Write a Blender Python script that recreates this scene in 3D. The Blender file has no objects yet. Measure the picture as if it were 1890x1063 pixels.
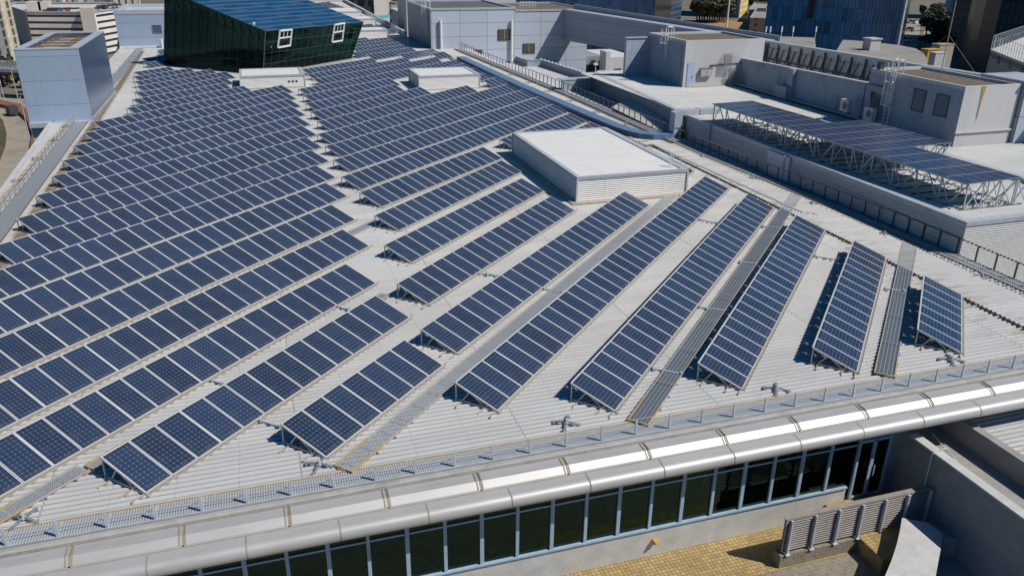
import bpy, math, random
from mathutils import Vector, Matrix
random.seed(7)
C = bpy.context.scene.collection
sc = bpy.context.scene
rad = math.radians

# ------------------------------------------------------------------ camera
FPX, CX, CY = 1477.06, 945.0, 531.5          # focal length and centre in pixels of the 1890 px wide photograph
H = 15.3435                                   # camera height over the roof deck
PITCH, ROLL, YAW = 0.403139, 0.0092666, 0.306435
_fw = Vector((math.sin(YAW)*math.cos(PITCH), math.cos(YAW)*math.cos(PITCH), -math.sin(PITCH)))
_r0 = Vector((math.cos(YAW), -math.sin(YAW), 0)); _u0 = _r0.cross(_fw)
_r = _r0*math.cos(ROLL) + _u0*math.sin(ROLL); _u = _u0*math.cos(ROLL) - _r0*math.sin(ROLL)
cam = bpy.data.objects.new('camera', bpy.data.cameras.new('camera')); C.objects.link(cam)
cam.data.sensor_width = 36; cam.data.lens = FPX*36/1890
cam.data.clip_start = 0.5; cam.data.clip_end = 6000
cam.matrix_world = Matrix(((_r.x, _u.x, -_fw.x, 0), (_r.y, _u.y, -_fw.y, 0), (_r.z, _u.z, -_fw.z, H), (0, 0, 0, 1)))
sc.camera = cam

# ------------------------------------------------------------------ light
SUN_EL = rad(50); SX, SY = 0.801, -0.599      # direction towards the sun
sd = Vector((SX*math.cos(SUN_EL), SY*math.cos(SUN_EL), math.sin(SUN_EL)))
sun = bpy.data.objects.new('sun', bpy.data.lights.new('sun', 'SUN')); C.objects.link(sun)
sun.data.energy = 4.4; sun.data.angle = rad(0.5); sun.data.color = (1.0, 0.945, 0.86)
sun.rotation_euler = sd.to_track_quat('Z', 'Y').to_euler()
w = bpy.data.worlds.new('World'); sc.world = w; w.use_nodes = True
nt = w.node_tree; nt.nodes.clear()
sky = nt.nodes.new('ShaderNodeTexSky'); sky.sky_type = 'NISHITA'; sky.sun_disc = False
sky.sun_elevation = SUN_EL; sky.sun_rotation = math.atan2(SX, SY); sky.ozone_density = 3.0; sky.dust_density = 0.6
bg = nt.nodes.new('ShaderNodeBackground'); bg.inputs[1].default_value = 0.05
wo = nt.nodes.new('ShaderNodeOutputWorld')
hs = nt.nodes.new('ShaderNodeHueSaturation'); hs.inputs['Saturation'].default_value = 1.9
nt.links.new(sky.outputs[0], hs.inputs['Color']); nt.links.new(hs.outputs[0], bg.inputs[0]); nt.links.new(bg.outputs[0], wo.inputs[0])
sc.view_settings.view_transform = 'Standard'; sc.view_settings.look = 'None'
sc.view_settings.exposure = 0; sc.view_settings.gamma = 1
sc.cycles.max_bounces = 6; sc.cycles.transparent_max_bounces = 8
sc.cycles.sample_clamp_indirect = 4

# ------------------------------------------------------------------ pixel -> point helpers (surveying the photograph)
def ray(px, py): return _r*((px-CX)/FPX) - _u*((py-CY)/FPX) + _fw
def at(px, py, z=0.0):
    d = ray(px, py); t = (z-H)/d.z; return Vector((0, 0, H)) + d*t
def onX(px, py, X): d = ray(px, py); return Vector((0, 0, H)) + d*(X/d.x)
def onY(px, py, Y): d = ray(px, py); return Vector((0, 0, H)) + d*(Y/d.y)
Q = math.sqrt(.5)
def O(x, y, z=0.0): return Vector(((x+y)*Q, (y-x)*Q, z))    # frame of the solar rows -> frame of the building

# ------------------------------------------------------------------ materials
def _mat(name):
    m = bpy.data.materials.new(name); m.use_nodes = True
    n = m.node_tree.nodes; l = m.node_tree.links; n.clear()
    o = n.new('ShaderNodeOutputMaterial'); b = n.new('ShaderNodeBsdfPrincipled')
    l.new(b.outputs[0], o.inputs[0]); return m, n, l, b, o
def c4(c): return (c[0], c[1], c[2], 1)
def _noise(n, l, vec, scale, detail=6, stretch=None, rough=.6):
    t = n.new('ShaderNodeTexNoise'); t.inputs['Scale'].default_value = scale; t.inputs['Detail'].default_value = detail
    t.inputs['Roughness'].default_value = rough
    if stretch:
        mp = n.new('ShaderNodeMapping'); mp.inputs['Scale'].default_value = stretch; l.new(vec, mp.inputs[0]); l.new(mp.outputs[0], t.inputs['Vector'])
    else: l.new(vec, t.inputs['Vector'])
    return t.outputs['Fac']
def _ramp(n, l, fac, a, b):
    r = n.new('ShaderNodeMapRange'); r.inputs['From Min'].default_value = a; r.inputs['From Max'].default_value = b
    l.new(fac, r.inputs['Value']); return r.outputs[0]
def _mix(n, l, fac, a, b):
    x = n.new('ShaderNodeMix'); x.data_type = 'RGBA'
    if isinstance(fac, float): x.inputs[0].default_value = fac
    else: l.new(fac, x.inputs[0])
    for i, v in ((6, a), (7, b)):
        if isinstance(v, tuple): x.inputs[i].default_value = c4(v)
        else: l.new(v, x.inputs[i])
    return x.outputs[2]
def _math(n, l, op, a, b=None):
    x = n.new('ShaderNodeMath'); x.operation = op
    for i, v in ((0, a), (1, b)):
        if v is None: continue
        if isinstance(v, (int, float)): x.inputs[i].default_value = v
        else: l.new(v, x.inputs[i])
    return x.outputs[0]
def _uv(n, l):
    t = n.new('ShaderNodeUVMap'); t.uv_map = 'uv'; s = n.new('ShaderNodeSeparateXYZ'); l.new(t.outputs[0], s.inputs[0])
    return t.outputs[0], s.outputs[0], s.outputs[1]
def _line(n, l, v, period, width, off=0.0):
    a = _math(n, l, 'ADD', v, off+1000*period); a = _math(n, l, 'DIVIDE', a, period); a = _math(n, l, 'FRACT', a)
    a = _math(n, l, 'MULTIPLY', a, period); return _math(n, l, 'LESS_THAN', a, width)
def plain(name, col, rough=.6, metal=0.0, var=.12, scale=2.0, dirt=None, dirt_amt=.5, dirt_scale=.6, stretch=None, bump=0.0, spec=.5):
    m, n, l, b, o = _mat(name)
    tc = n.new('ShaderNodeTexCoord').outputs['Object']
    f = _noise(n, l, tc, scale, 8)
    lo = tuple(c*(1-var) for c in col); hi = tuple(min(1, c*(1+var)) for c in col)
    col_o = _mix(n, l, _ramp(n, l, f, .3, .7), lo, hi)
    if dirt:
        f2 = _noise(n, l, tc, dirt_scale, 8, stretch, .7)
        g = _ramp(n, l, f2, .52, .75); g = _math(n, l, 'MULTIPLY', g, dirt_amt)
        col_o = _mix(n, l, g, col_o, dirt)
    l.new(col_o, b.inputs['Base Color']); b.inputs['Roughness'].default_value = rough; b.inputs['Metallic'].default_value = metal
    b.inputs['Specular IOR Level'].default_value = spec
    if bump:
        bm = n.new('ShaderNodeBump'); bm.inputs['Strength'].default_value = bump; bm.inputs['Distance'].default_value = .02
        l.new(_noise(n, l, tc, scale*6, 8), bm.inputs['Height']); l.new(bm.outputs[0], b.inputs['Normal'])
    return m
def cladding(name, col, pw, ph, lw=.025, linecol=(.16, .15, .15), rough=.45, ou=0.0, ov=0.0, rust=.0, spec=.5, metal=0.0, tone=.05):
    """flat metal or concrete panels with thin dark joints, laid out in metres on the wall (uv)"""
    m, n, l, b, o = _mat(name)
    uvv, u, v = _uv(n, l)
    tc = n.new('ShaderNodeTexCoord').outputs['Object']
    # every panel a slightly different tone
    fu = _math(n, l, 'FLOOR', _math(n, l, 'DIVIDE', _math(n, l, 'ADD', u, ou+1000*pw), pw)); fv = _math(n, l, 'FLOOR', _math(n, l, 'DIVIDE', _math(n, l, 'ADD', v, ov+1000*ph), ph))
    cb = n.new('ShaderNodeCombineXYZ'); l.new(fu, cb.inputs[0]); l.new(fv, cb.inputs[1])
    wn = n.new('ShaderNodeTexWhiteNoise'); wn.noise_dimensions = '2D'; l.new(cb.outputs[0], wn.inputs['Vector'])
    base = _mix(n, l, wn.outputs['Value'], tuple(c*(1-tone) for c in col), tuple(min(1, c*(1+tone)) for c in col))
    st = _noise(n, l, uvv, 1.0, 6, (3.0, .35, 1))
    base = _mix(n, l, _math(n, l, 'MULTIPLY', _ramp(n, l, st, .5, .8), .35), base, tuple(c*.72 for c in col))
    if rust:
        rn = _noise(n, l, uvv, 1.3, 8, (2.5, .5, 1), .7)
        base = _mix(n, l, _math(n, l, 'MULTIPLY', _ramp(n, l, rn, .6, .8), rust), base, (.16, .085, .04))
    a = _math(n, l, 'MAXIMUM', _line(n, l, u, pw, lw, ou), _line(n, l, v, ph, lw, ov))
    base = _mix(n, l, a, base, linecol)
    l.new(base, b.inputs['Base Color']); b.inputs['Roughness'].default_value = rough; b.inputs['Specular IOR Level'].default_value = spec; b.inputs['Metallic'].default_value = metal
    return m
def ribbed(name, col, period=.16, depth=.04, rough=.5, axis=1, dirt=(.3, .24, .17), amt=.4):
    """profiled sheet: real bump ribs running along the wall (axis 1) or up it (axis 0)"""
    m, n, l, b, o = _mat(name)
    uvv, u, v = _uv(n, l); x = v if axis else u
    s = _math(n, l, 'SINE', _math(n, l, 'MULTIPLY', x, 2*math.pi/period))
    bm = n.new('ShaderNodeBump'); bm.inputs['Strength'].default_value = 1; bm.inputs['Distance'].default_value = depth
    l.new(s, bm.inputs['Height']); l.new(bm.outputs[0], b.inputs['Normal'])
    f = _noise(n, l, uvv, .8, 8, (.4, 2.0, 1) if axis else (2.0, .4, 1), .7)
    base = _mix(n, l, _math(n, l, 'MULTIPLY', _ramp(n, l, f, .5, .8), amt), col, dirt)
    seam = _line(n, l, u if axis else v, 4.2, .02)
    base = _mix(n, l, _math(n, l, 'MULTIPLY', seam, .5), base, (.2, .2, .2))
    l.new(base, b.inputs['Base Color']); b.inputs['Roughness'].default_value = rough
    return m
def bandwin(name, wall, glass, pw, ww, ph, wh, rough=.6, glass_rough=.15, ou=0, ov=0):
    """facade: openings of ww x wh metres in bays of pw x ph"""
    m, n, l, b, o = _mat(name)
    uvv, u, v = _uv(n, l)
    a = _math(n, l, 'MULTIPLY', _line(n, l, u, pw, ww, ou), _line(n, l, v, ph, wh, ov))
    f = _noise(n, l, uvv, .25, 5)
    wcol = _mix(n, l, _ramp(n, l, f, .3, .7), tuple(c*.88 for c in wall), tuple(min(1, c*1.08) for c in wall))
    g = _noise(n, l, uvv, .9, 3)
    gcol = _mix(n, l, _ramp(n, l, g, .35, .65), tuple(c*.6 for c in glass), tuple(min(1, c*1.5) for c in glass))
    l.new(_mix(n, l, a, wcol, gcol), b.inputs['Base Color'])
    r = _math(n, l, 'MULTIPLY', a, glass_rough-rough); r = _math(n, l, 'ADD', r, rough); l.new(r, b.inputs['Roughness'])
    return m
def tiles(name, col, size, grout=(.12, .09, .05), gw=.03, var=.16):
    m, n, l, b, o = _mat(name)
    uvv, u, v = _uv(n, l)
    fu = _math(n, l, 'FLOOR', _math(n, l, 'DIVIDE', _math(n, l, 'ADD', u, 1000*size), size)); fv = _math(n, l, 'FLOOR', _math(n, l, 'DIVIDE', _math(n, l, 'ADD', v, 1000*size), size))
    cb = n.new('ShaderNodeCombineXYZ'); l.new(fu, cb.inputs[0]); l.new(fv, cb.inputs[1])
    wn = n.new('ShaderNodeTexWhiteNoise'); wn.noise_dimensions = '2D'; l.new(cb.outputs[0], wn.inputs['Vector'])
    base = _mix(n, l, wn.outputs['Value'], tuple(c*(1-var) for c in col), tuple(min(1, c*(1+var)) for c in col))
    f = _noise(n, l, uvv, .7, 8, None, .7)
    base = _mix(n, l, _math(n, l, 'MULTIPLY', _ramp(n, l, f, .48, .72), .6), base, tuple(c*.42 for c in col))
    a = _math(n, l, 'MAXIMUM', _line(n, l, u, size, gw), _line(n, l, v, size, gw))
    l.new(_mix(n, l, a, base, grout), b.inputs['Base Color']); b.inputs['Roughness'].default_value = .75
    return m
def grating(name, col, pu, pv, wu, wv, rust=True):
    m, n, l, b, o = _mat(name)
    uvv, u, v = _uv(n, l)
    a = _math(n, l, 'MAXIMUM', _line(n, l, u, pu, wu), _line(n, l, v, pv, wv))
    f = _noise(n, l, uvv, 2.2, 8, None, .75)
    base = _mix(n, l, _math(n, l, 'MULTIPLY', _ramp(n, l, f, .6, .72), .6 if rust else 0.0), col, (.24, .13, .05))
    l.new(base, b.inputs['Base Color']); b.inputs['Roughness'].default_value = .45; b.inputs['Metallic'].default_value = .3
    tr = n.new('ShaderNodeBsdfTransparent'); mx = n.new('ShaderNodeMixShader')
    l.new(a, mx.inputs[0]); l.new(tr.outputs[0], mx.inputs[1]); l.new(b.outputs[0], mx.inputs[2]); l.new(mx.outputs[0], o.inputs[0])
    return m
def glass(name, tint, refl=1.0, rough=.03, body=.0, gcol=(.75, .95, .85)):
    m, n, l, b, o = _mat(name); n.remove(b)
    tr = n.new('ShaderNodeBsdfTransparent'); tr.inputs[0].default_value = c4(tint)
    gl = n.new('ShaderNodeBsdfGlossy'); gl.inputs['Roughness'].default_value = rough; gl.inputs['Color'].default_value = c4(gcol)
    lw = n.new('ShaderNodeFresnel'); lw.inputs['IOR'].default_value = 1.6
    fac = _math(n, l, 'ADD', _math(n, l, 'MULTIPLY', lw.outputs[0], refl), body); fac = _math(n, l, 'MINIMUM', fac, 1.0)
    mx = n.new('ShaderNodeMixShader'); l.new(fac, mx.inputs[0]); l.new(tr.outputs[0], mx.inputs[1]); l.new(gl.outputs[0], mx.inputs[2]); l.new(mx.outputs[0], o.inputs[0])
    return m
def cells(name, base, edge, nu=6, nv=12, lw=.035, dia=.13, rough=.12, dot=(.55, .6, .66)):
    """solar cells: dark blue squares with clipped corners on a pale back sheet; uv runs 0..1 over one module"""
    m, n, l, b, o = _mat(name)
    uvv, u, v = _uv(n, l)
    def tri(x, k):
        a = _math(n, l, 'FRACT', _math(n, l, 'MULTIPLY', x, k)); a = _math(n, l, 'SUBTRACT', a, .5); a = _math(n, l, 'ABSOLUTE', a)
        return _math(n, l, 'SUBTRACT', .5, a)                    # distance to the nearest cell border
    du, dv = tri(u, nu), tri(v, nv)
    ln = _math(n, l, 'LESS_THAN', _math(n, l, 'MINIMUM', du, dv), lw)
    dm = _math(n, l, 'LESS_THAN', _math(n, l, 'ADD', du, dv), dia)
    bus = _math(n, l, 'LESS_THAN', _math(n, l, 'ABSOLUTE', _math(n, l, 'SUBTRACT', du, .27)), .012)
    oi = n.new('ShaderNodeObjectInfo').outputs['Random']
    c0 = _mix(n, l, oi, tuple(c*.8 for c in base), tuple(c*1.2 for c in base))
    tc = n.new('ShaderNodeTexCoord').outputs['Object']
    c0 = _mix(n, l, _math(n, l, 'MULTIPLY', _ramp(n, l, _noise(n, l, tc, 1.5, 6), .4, .8), .25), c0, (.09, .10, .12))
    ed = _math(n, l, 'MULTIPLY', _ramp(n, l, v, .86, 1.0), _ramp(n, l, _noise(n, l, tc, 3.5, 5), .35, .65)); c0 = _mix(n, l, _math(n, l, 'MULTIPLY', ed, .4), c0, (.16, .15, .13))
    drp = _ramp(n, l, _noise(n, l, tc, 9, 3), .72, .76); c0 = _mix(n, l, _math(n, l, 'MULTIPLY', drp, .45), c0, (.3, .3, .3))
    c0 = _mix(n, l, _math(n, l, 'MULTIPLY', bus, .5), c0, edge)
    c0 = _mix(n, l, ln, c0, edge); c0 = _mix(n, l, dm, c0, dot)
    l.new(c0, b.inputs['Base Color']); b.inputs['Roughness'].default_value = rough; b.inputs['Specular IOR Level'].default_value = .45
    return m

MT = {}
def deck_material():
    m, n, l, b, o = _mat('roof_sheet')
    tc = n.new('ShaderNodeTexCoord').outputs['Object']
    f1 = _noise(n, l, tc, 1.0, 8, (.25, 1.6, 1), .65)
    base = _mix(n, l, _ramp(n, l, f1, .3, .75), (.72, .715, .695), (.6, .59, .56))
    f2 = _noise(n, l, tc, 1.0, 8, (.16, 2.2, 1), .75)
    base = _mix(n, l, _math(n, l, 'MULTIPLY', _ramp(n, l, f2, .56, .74), .4), base, (.32, .25, .17))
    # rusty patches washed down beside the lap joint near x = 31.3
    s = n.new('ShaderNodeSeparateXYZ'); l.new(tc, s.inputs[0])
    d = _math(n, l, 'ABSOLUTE', _math(n, l, 'SUBTRACT', s.outputs[0], 31.0)); near = _ramp(n, l, d, 2.4, .2)
    f3 = _noise(n, l, tc, 1.0, 6, (.5, 1.9, 1), .6)
    g = _math(n, l, 'MULTIPLY', _math(n, l, 'MULTIPLY', near, _ramp(n, l, f3, .5, .66)), .75)
    base = _mix(n, l, g, base, (.3, .2, .11))
    # sheets of slightly different age, one metre wide, with end laps every 7.4 m
    yw = _math(n, l, 'FLOOR', _math(n, l, 'DIVIDE', s.outputs[1], 1.0)); xw = _math(n, l, 'FLOOR', _math(n, l, 'DIVIDE', s.outputs[0], 7.4))
    cb = n.new('ShaderNodeCombineXYZ'); l.new(yw, cb.inputs[0]); l.new(xw, cb.inputs[1])
    wn = n.new('ShaderNodeTexWhiteNoise'); wn.noise_dimensions = '2D'; l.new(cb.outputs[0], wn.inputs['Vector'])
    base = _mix(n, l, _math(n, l, 'MULTIPLY', wn.outputs['Value'], .22), base, (.36, .37, .38))
    lap = _math(n, l, 'MAXIMUM', _line(n, l, s.outputs[0], 7.4, .05), _math(n, l, 'MULTIPLY', _line(n, l, s.outputs[0], 1.85, .03), .45))
    base = _mix(n, l, _math(n, l, 'MULTIPLY', lap, .55), base, (.2, .18, .16))
    f4 = _noise(n, l, tc, .09, 4)
    base = _mix(n, l, _math(n, l, 'MULTIPLY', _ramp(n, l, f4, .5, .7), .22), base, (.4, .37, .32))
    l.new(base, b.inputs['Base Color']); b.inputs['Roughness'].default_value = .42; b.inputs['Metallic'].default_value = .15
    return m
MT['deck'] = deck_material()
MT['pan'] = plain('roof_pan_dark', (.27, .285, .315), .5, var=.1, dirt=(.24, .2, .15), dirt_amt=.5, dirt_scale=1.0, stretch=(.2, 2, 1))  # flats between the ribs, darker than the rib tops
MT['pan2'] = plain('box_roof_pan', (.5, .5, .5), .5, dirt=(.35, .33, .3))
MT['white_rib'] = ribbed('white_ribbed_sheet', (.8, .8, .79), .13, .02, amt=.3)
MT['white_flat'] = plain('white_coping', (.55, .56, .58), .45, dirt=(.3, .27, .22), dirt_amt=.4)
MT['coping'] = plain('pale_blue_coping', (.42, .46, .52), .4, dirt=(.25, .24, .22))
MT['alu'] = plain('mill_aluminium', (.62, .62, .6), .35, .35, dirt=(.35, .28, .2), dirt_amt=.5)
MT['rail_beige'] = plain('weathered_rail', (.46, .42, .36), .5, .2, dirt=(.2, .14, .08), dirt_amt=.6, dirt_scale=2)
MT['blue_steel'] = plain('blue_grey_steel', (.28, .36, .46), .5)
MT['dark_steel'] = plain('dark_steel', (.06, .065, .075), .5, dirt=(.2, .09, .03), dirt_amt=.6, dirt_scale=1.5)
MT['rust'] = plain('rusty_tray', (.22, .15, .1), .8, dirt=(.07, .05, .04), dirt_amt=.7, dirt_scale=2)
MT['black'] = plain('black_closure', (.02, .02, .024), .6)
MT['yellow'] = plain('yellow_edge_paint', (.55, .33, .05), .55, dirt=(.4, .38, .33), dirt_amt=.9, dirt_scale=1.2)
MT['valley'] = plain('dirty_valley', (.2, .165, .125), .8, dirt=(.09, .075, .06), dirt_amt=.8, dirt_scale=1.2)
MT['duct'] = plain('blue_duct_paint', (.11, .2, .34), .5, dirt=(.2, .25, .32), dirt_scale=2)
MT['plank_dark'] = cladding('shadowed_plank', (.1, .12, .15), .145, 3.2, .02, (.32, .34, .36), .5)  # planks stand for mesh, the shadow under it put into their colour
MT['yellow_worn'] = plain('worn_yellow_angle', (.4, .29, .13), .6, dirt=(.5, .5, .46), dirt_amt=1.0, dirt_scale=1.4)
MT['cells'] = cells('solar_cells', (.021, .036, .078), (.07, .1, .15), dia=.11, dot=(.3, .36, .42))
MT['cells2'] = cells('canopy_cells', (.03, .045, .1), (.09, .12, .18), 10, 6, .03, .06, .2, (.2, .25, .32))
MT['frame'] = plain('anodised_frame', (.7, .71, .72), .35, .2, var=.04)
MT['backing'] = plain('module_back', (.3, .31, .32), .7)
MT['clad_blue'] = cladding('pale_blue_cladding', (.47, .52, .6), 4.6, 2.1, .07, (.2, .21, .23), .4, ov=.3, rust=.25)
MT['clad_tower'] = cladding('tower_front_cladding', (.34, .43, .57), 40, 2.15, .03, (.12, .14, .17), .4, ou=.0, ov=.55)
MT['clad_steel'] = cladding('tower_side_sheet', (.12, .2, .35), 3.1, 3.3, .03, (.3, .24, .2), .28, ov=.55, metal=.55)  # metal sheet, the mirrored sky's blue put into its base colour
MT['clad_dark'] = cladding('dark_shade_cladding', (.2, .23, .28), 4.6, 2.1, .06, (.07, .07, .08), .5)  # cladding of left-facing walls, their shade put into the colour
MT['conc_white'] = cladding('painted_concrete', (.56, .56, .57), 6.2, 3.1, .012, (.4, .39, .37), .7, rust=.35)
MT['conc_blue_shade'] = plain('shaded_painted_concrete', (.34, .39, .45), .7, dirt=(.16, .13, .12), dirt_amt=.5, dirt_scale=.9)  # shaded sides of the white plant rooms, shade put into the colour
MT['conc_grey'] = plain('grey_concrete', (.3, .29, .28), .85, dirt=(.2, .18, .15), dirt_amt=.6, dirt_scale=.8, bump=.3)
MT['conc_blue_shade2'] = plain('grey_rendered_wall', (.27, .285, .31), .8, dirt=(.17, .14, .11), dirt_amt=.45, dirt_scale=.9, bump=.15)
MT['conc_pale'] = plain('pale_render', (.5, .5, .49), .8, dirt=(.36, .31, .24), dirt_amt=.4, dirt_scale=1.5, bump=.1)
MT['gravel'] = plain('brown_gravel_roof', (.13, .105, .08), .95, var=.4, scale=7, dirt=(.28, .25, .2), dirt_amt=.7, dirt_scale=2.5, bump=.6)
MT['felt'] = plain('grey_felt_roof', (.1, .105, .11), .85, dirt=(.2, .19, .18), dirt_amt=.4)
MT['weathered'] = plain('streaked_concrete', (.27, .26, .235), .9, dirt=(.08, .075, .065), dirt_amt=1.0, dirt_scale=.35, stretch=(1, .35, 1), bump=.3)
MT['gutter_dark'] = plain('grimy_gutter', (.24, .23, .21), .7, dirt=(.12, .1, .08), dirt_amt=.7, dirt_scale=1.5)
MT['blank'] = plain('recessed_blank_panel', (.13, .17, .22), .6, dirt=(.05, .06, .07), dirt_scale=2)
MT['nose'] = plain('silver_fascia', (.46, .46, .46), .48, .28, var=.05, scale=.5, dirt=(.34, .3, .25), dirt_amt=.45, dirt_scale=1.1, stretch=(.5, 3, 3))
MT['seam'] = plain('dirty_seam', (.3, .265, .21), .7, dirt=(.08, .07, .05))
MT['gal'] = plain('galvanised_post', (.5, .55, .6), .45, .2)
MT['mesh_near'] = grating('expanded_mesh', (.62, .64, .66), .075, .06, .03, .022)
MT['mesh_dark'] = grating('walkway_mesh', (.5, .53, .56), .1, .075, .034, .03)
MT['mesh_pan'] = grating('walkway_plank', (.4, .44, .48), .14, .14, .07, .08, False)
MT['blue_frame'] = plain('blue_grey_window_frame', (.3, .42, .55), .45)
MT['glass_dark'] = glass('dark_green_window', (.03, .08, .06), .9, .02, .03, (.36, .6, .5))
MT['glass_green'] = glass('green_curtain_glass', (.13, .22, .2), .5, .03, .0, (.4, .62, .62))
MT['inside'] = plain('dark_interior', (.02, .022, .02), .9)
MT['truss_white'] = plain('pale_green_steel', (.35, .45, .4), .5)
MT['tile_yellow'] = tiles('yellow_paving', (.42, .3, .12), .15, (.15, .12, .07), .022, .2)
MT['tile_grey'] = tiles('grey_brown_paving', (.22, .19, .16), .15, (.3, .26, .17), .022, .2)
MT['louver'] = plain('weathered_louvre', (.29, .26, .24), .7, dirt=(.13, .12, .11), dirt_scale=3)
MT['rail_white'] = plain('white_tube', (.75, .75, .73), .4)
MT['asphalt'] = plain('asphalt', (.3, .265, .21), .9, dirt=(.1, .09, .08), dirt_scale=.08, scale=.3)
MT['ground'] = plain('city_ground', (.15, .135, .105), .95, scale=.05, var=.3, dirt=(.07, .085, .05), dirt_amt=.8, dirt_scale=.02)
MT['soil'] = plain('brown_field', (.34, .17, .08), .95, scale=.1, var=.25, dirt=(.3, .26, .1), dirt_amt=.9, dirt_scale=.03)
MT['leaf'] = plain('leaf', (.04, .065, .03), .7, var=.5, scale=.6)
MT['leaf2'] = plain('leaf_brown', (.075, .07, .035), .7, var=.5, scale=.6)
MT['flower'] = plain('orange_flowers', (.2, .09, .045), .8, var=.4, scale=3)
MT['bark'] = plain('bark', (.1, .075, .05), .9)
MT['footb'] = plain('footbridge_paint', (.62, .62, .6), .6)
MT['tyre'] = plain('rubber', (.02, .02, .02), .8)

# ------------------------------------------------------------------ mesh builder
class MB:
    def __init__(s): s.v = []; s.f = []; s.m = []; s.uv = []
    def face(s, pts, mi=0, uv=None):
        k = len(s.v); s.v += [Vector(p) for p in pts]; s.f.append(tuple(range(k, k+len(pts)))); s.m.append(mi); s.uv.append(uv)
    def box(s, x0, y0, z0, x1, y1, z1, mi=0, mats=None):
        """mats: dict of side -> material index (t b n s e w)"""
        g = lambda k: (mats or {}).get(k, mi)
        a, b_, c, d = (x0, y0), (x1, y0), (x1, y1), (x0, y1)
        s.face([(*a, z1), (*b_, z1), (*c, z1), (*d, z1)], g('t'))
        s.face([(*d, z0), (*c, z0), (*b_, z0), (*a, z0)], g('b'))
        s.face([(*a, z0), (*b_, z0), (*b_, z1), (*a, z1)], g('s'))
        s.face([(*b_, z0), (*c, z0), (*c, z1), (*b_, z1)], g('e'))
        s.face([(*c, z0), (*d, z0), (*d, z1), (*c, z1)], g('n'))
        s.face([(*d, z0), (*a, z0), (*a, z1), (*d, z1)], g('w'))
    def prism(s, poly, z0, z1, mi=0, top=None):
        """poly counter-clockwise; z0/z1 numbers or lists"""
        n = len(poly); Z0 = z0 if isinstance(z0, (list, tuple)) else [z0]*n; Z1 = z1 if isinstance(z1, (list, tuple)) else [z1]*n
        s.face([(p[0], p[1], Z1[i]) for i, p in enumerate(poly)], mi if top is None else top)
        s.face([(poly[i][0], poly[i][1], Z0[i]) for i in reversed(range(n))], mi)
        for i in range(n):
            j = (i+1) % n; a, b_ = poly[i], poly[j]
            s.face([(a[0], a[1], Z0[i]), (b_[0], b_[1], Z0[j]), (b_[0], b_[1], Z1[j]), (a[0], a[1], Z1[i])], mi)
    def bar(s, p, q, w_=.05, h_=None, mi=0):
        p, q = Vector(p), Vector(q); h_ = h_ or w_; d = (q-p)
        if d.length < 1e-6: return
        d.normalize(); up = Vector((0, 0, 1)) if abs(d.z) < .95 else Vector((1, 0, 0))
        a = d.cross(up).normalized(); b_ = a.cross(d).normalized(); a *= w_/2; b_ *= h_/2
        P = [p-a-b_, p+a-b_, p+a+b_, p-a+b_]; R_ = [x+(q-p) for x in P]
        s.face([P[3], P[2], P[1], P[0]], mi); s.face(R_, mi)
        for i in range(4): j = (i+1) % 4; s.face([P[i], P[j], R_[j], R_[i]], mi)
    def tube(s, pts, r=.03, n=8, mi=0):
        pts = [Vector(p) for p in pts]; rings = []
        for i, p in enumerate(pts):
            d = (pts[min(i+1, len(pts)-1)]-pts[max(i-1, 0)]).normalized()
            up = Vector((0, 0, 1)) if abs(d.z) < .9 else Vector((1, 0, 0))
            a = d.cross(up).normalized(); b_ = a.cross(d).normalized()
            rr = r[i] if isinstance(r, (list, tuple)) else r
            rings.append([p+a*math.cos(t*2*math.pi/n)*rr+b_*math.sin(t*2*math.pi/n)*rr for t in range(n)])
        for i in range(len(rings)-1):
            for t in range(n):
                u = (t+1) % n; s.face([rings[i][t], rings[i][u], rings[i+1][u], rings[i+1][t]], mi)
        s.face(list(reversed(rings[0])), mi); s.face(rings[-1], mi)
    def build(s, name, mats, parent=None, org=None, smooth=False):
        me = bpy.data.meshes.new(name)
        o_ = Vector(org) if org is not None else Vector((0, 0, 0))
        me.from_pydata([tuple(p-o_) for p in s.v], [], s.f)
        uvl = me.uv_layers.new(name='uv')
        for pi, po in enumerate(me.polygons):
            po.material_index = s.m[pi]; po.use_smooth = smooth
            if s.uv[pi] is not None:
                for k, li in enumerate(po.loop_indices): uvl.data[li].uv = s.uv[pi][k]
            else:
                pts = [s.v[i] for i in s.f[pi]]; nn = Vector((0, 0, 0))
                for i in range(len(pts)): nn += (pts[i]).cross(pts[(i+1) % len(pts)])
                if nn.length > 0: nn.normalize()
                if abs(nn.z) > .75:
                    for k, li in enumerate(po.loop_indices): uvl.data[li].uv = (pts[k].x, pts[k].y)
                else:
                    t = Vector((-nn.y, nn.x, 0)).normalized()
                    for k, li in enumerate(po.loop_indices): uvl.data[li].uv = (pts[k].dot(t), pts[k].z)
        if smooth:
            import bmesh
            bm = bmesh.new(); bm.from_mesh(me); bmesh.ops.remove_doubles(bm, verts=bm.verts, dist=1e-4); bm.to_mesh(me); bm.free()
        for m in (mats if isinstance(mats, (list, tuple)) else [mats]): me.materials.append(m)
        ob = bpy.data.objects.new(name, me); C.objects.link(ob)
        if parent is not None: ob.parent = parent
        elif org is not None: ob.location = o_
        return ob
def tag(o, label=None, cat=None, group=None, kind=None):
    if label: o['label'] = label
    if cat: o['category'] = cat
    if group: o['group'] = group
    if kind: o['kind'] = kind
    return o
def thing(name, loc, label, cat, group=None, rz=0.0):
    e = bpy.data.objects.new(name, None); C.objects.link(e); e.location = loc; e.rotation_euler = (0, 0, rz)
    e.empty_display_size = .2
    return tag(e, label, cat, group)
def copy_tree(o, parent=None):
    c = o.copy(); C.objects.link(c)
    if parent is not None: c.parent = parent
    for ch in o.children: copy_tree(ch, c)
    return c
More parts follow.
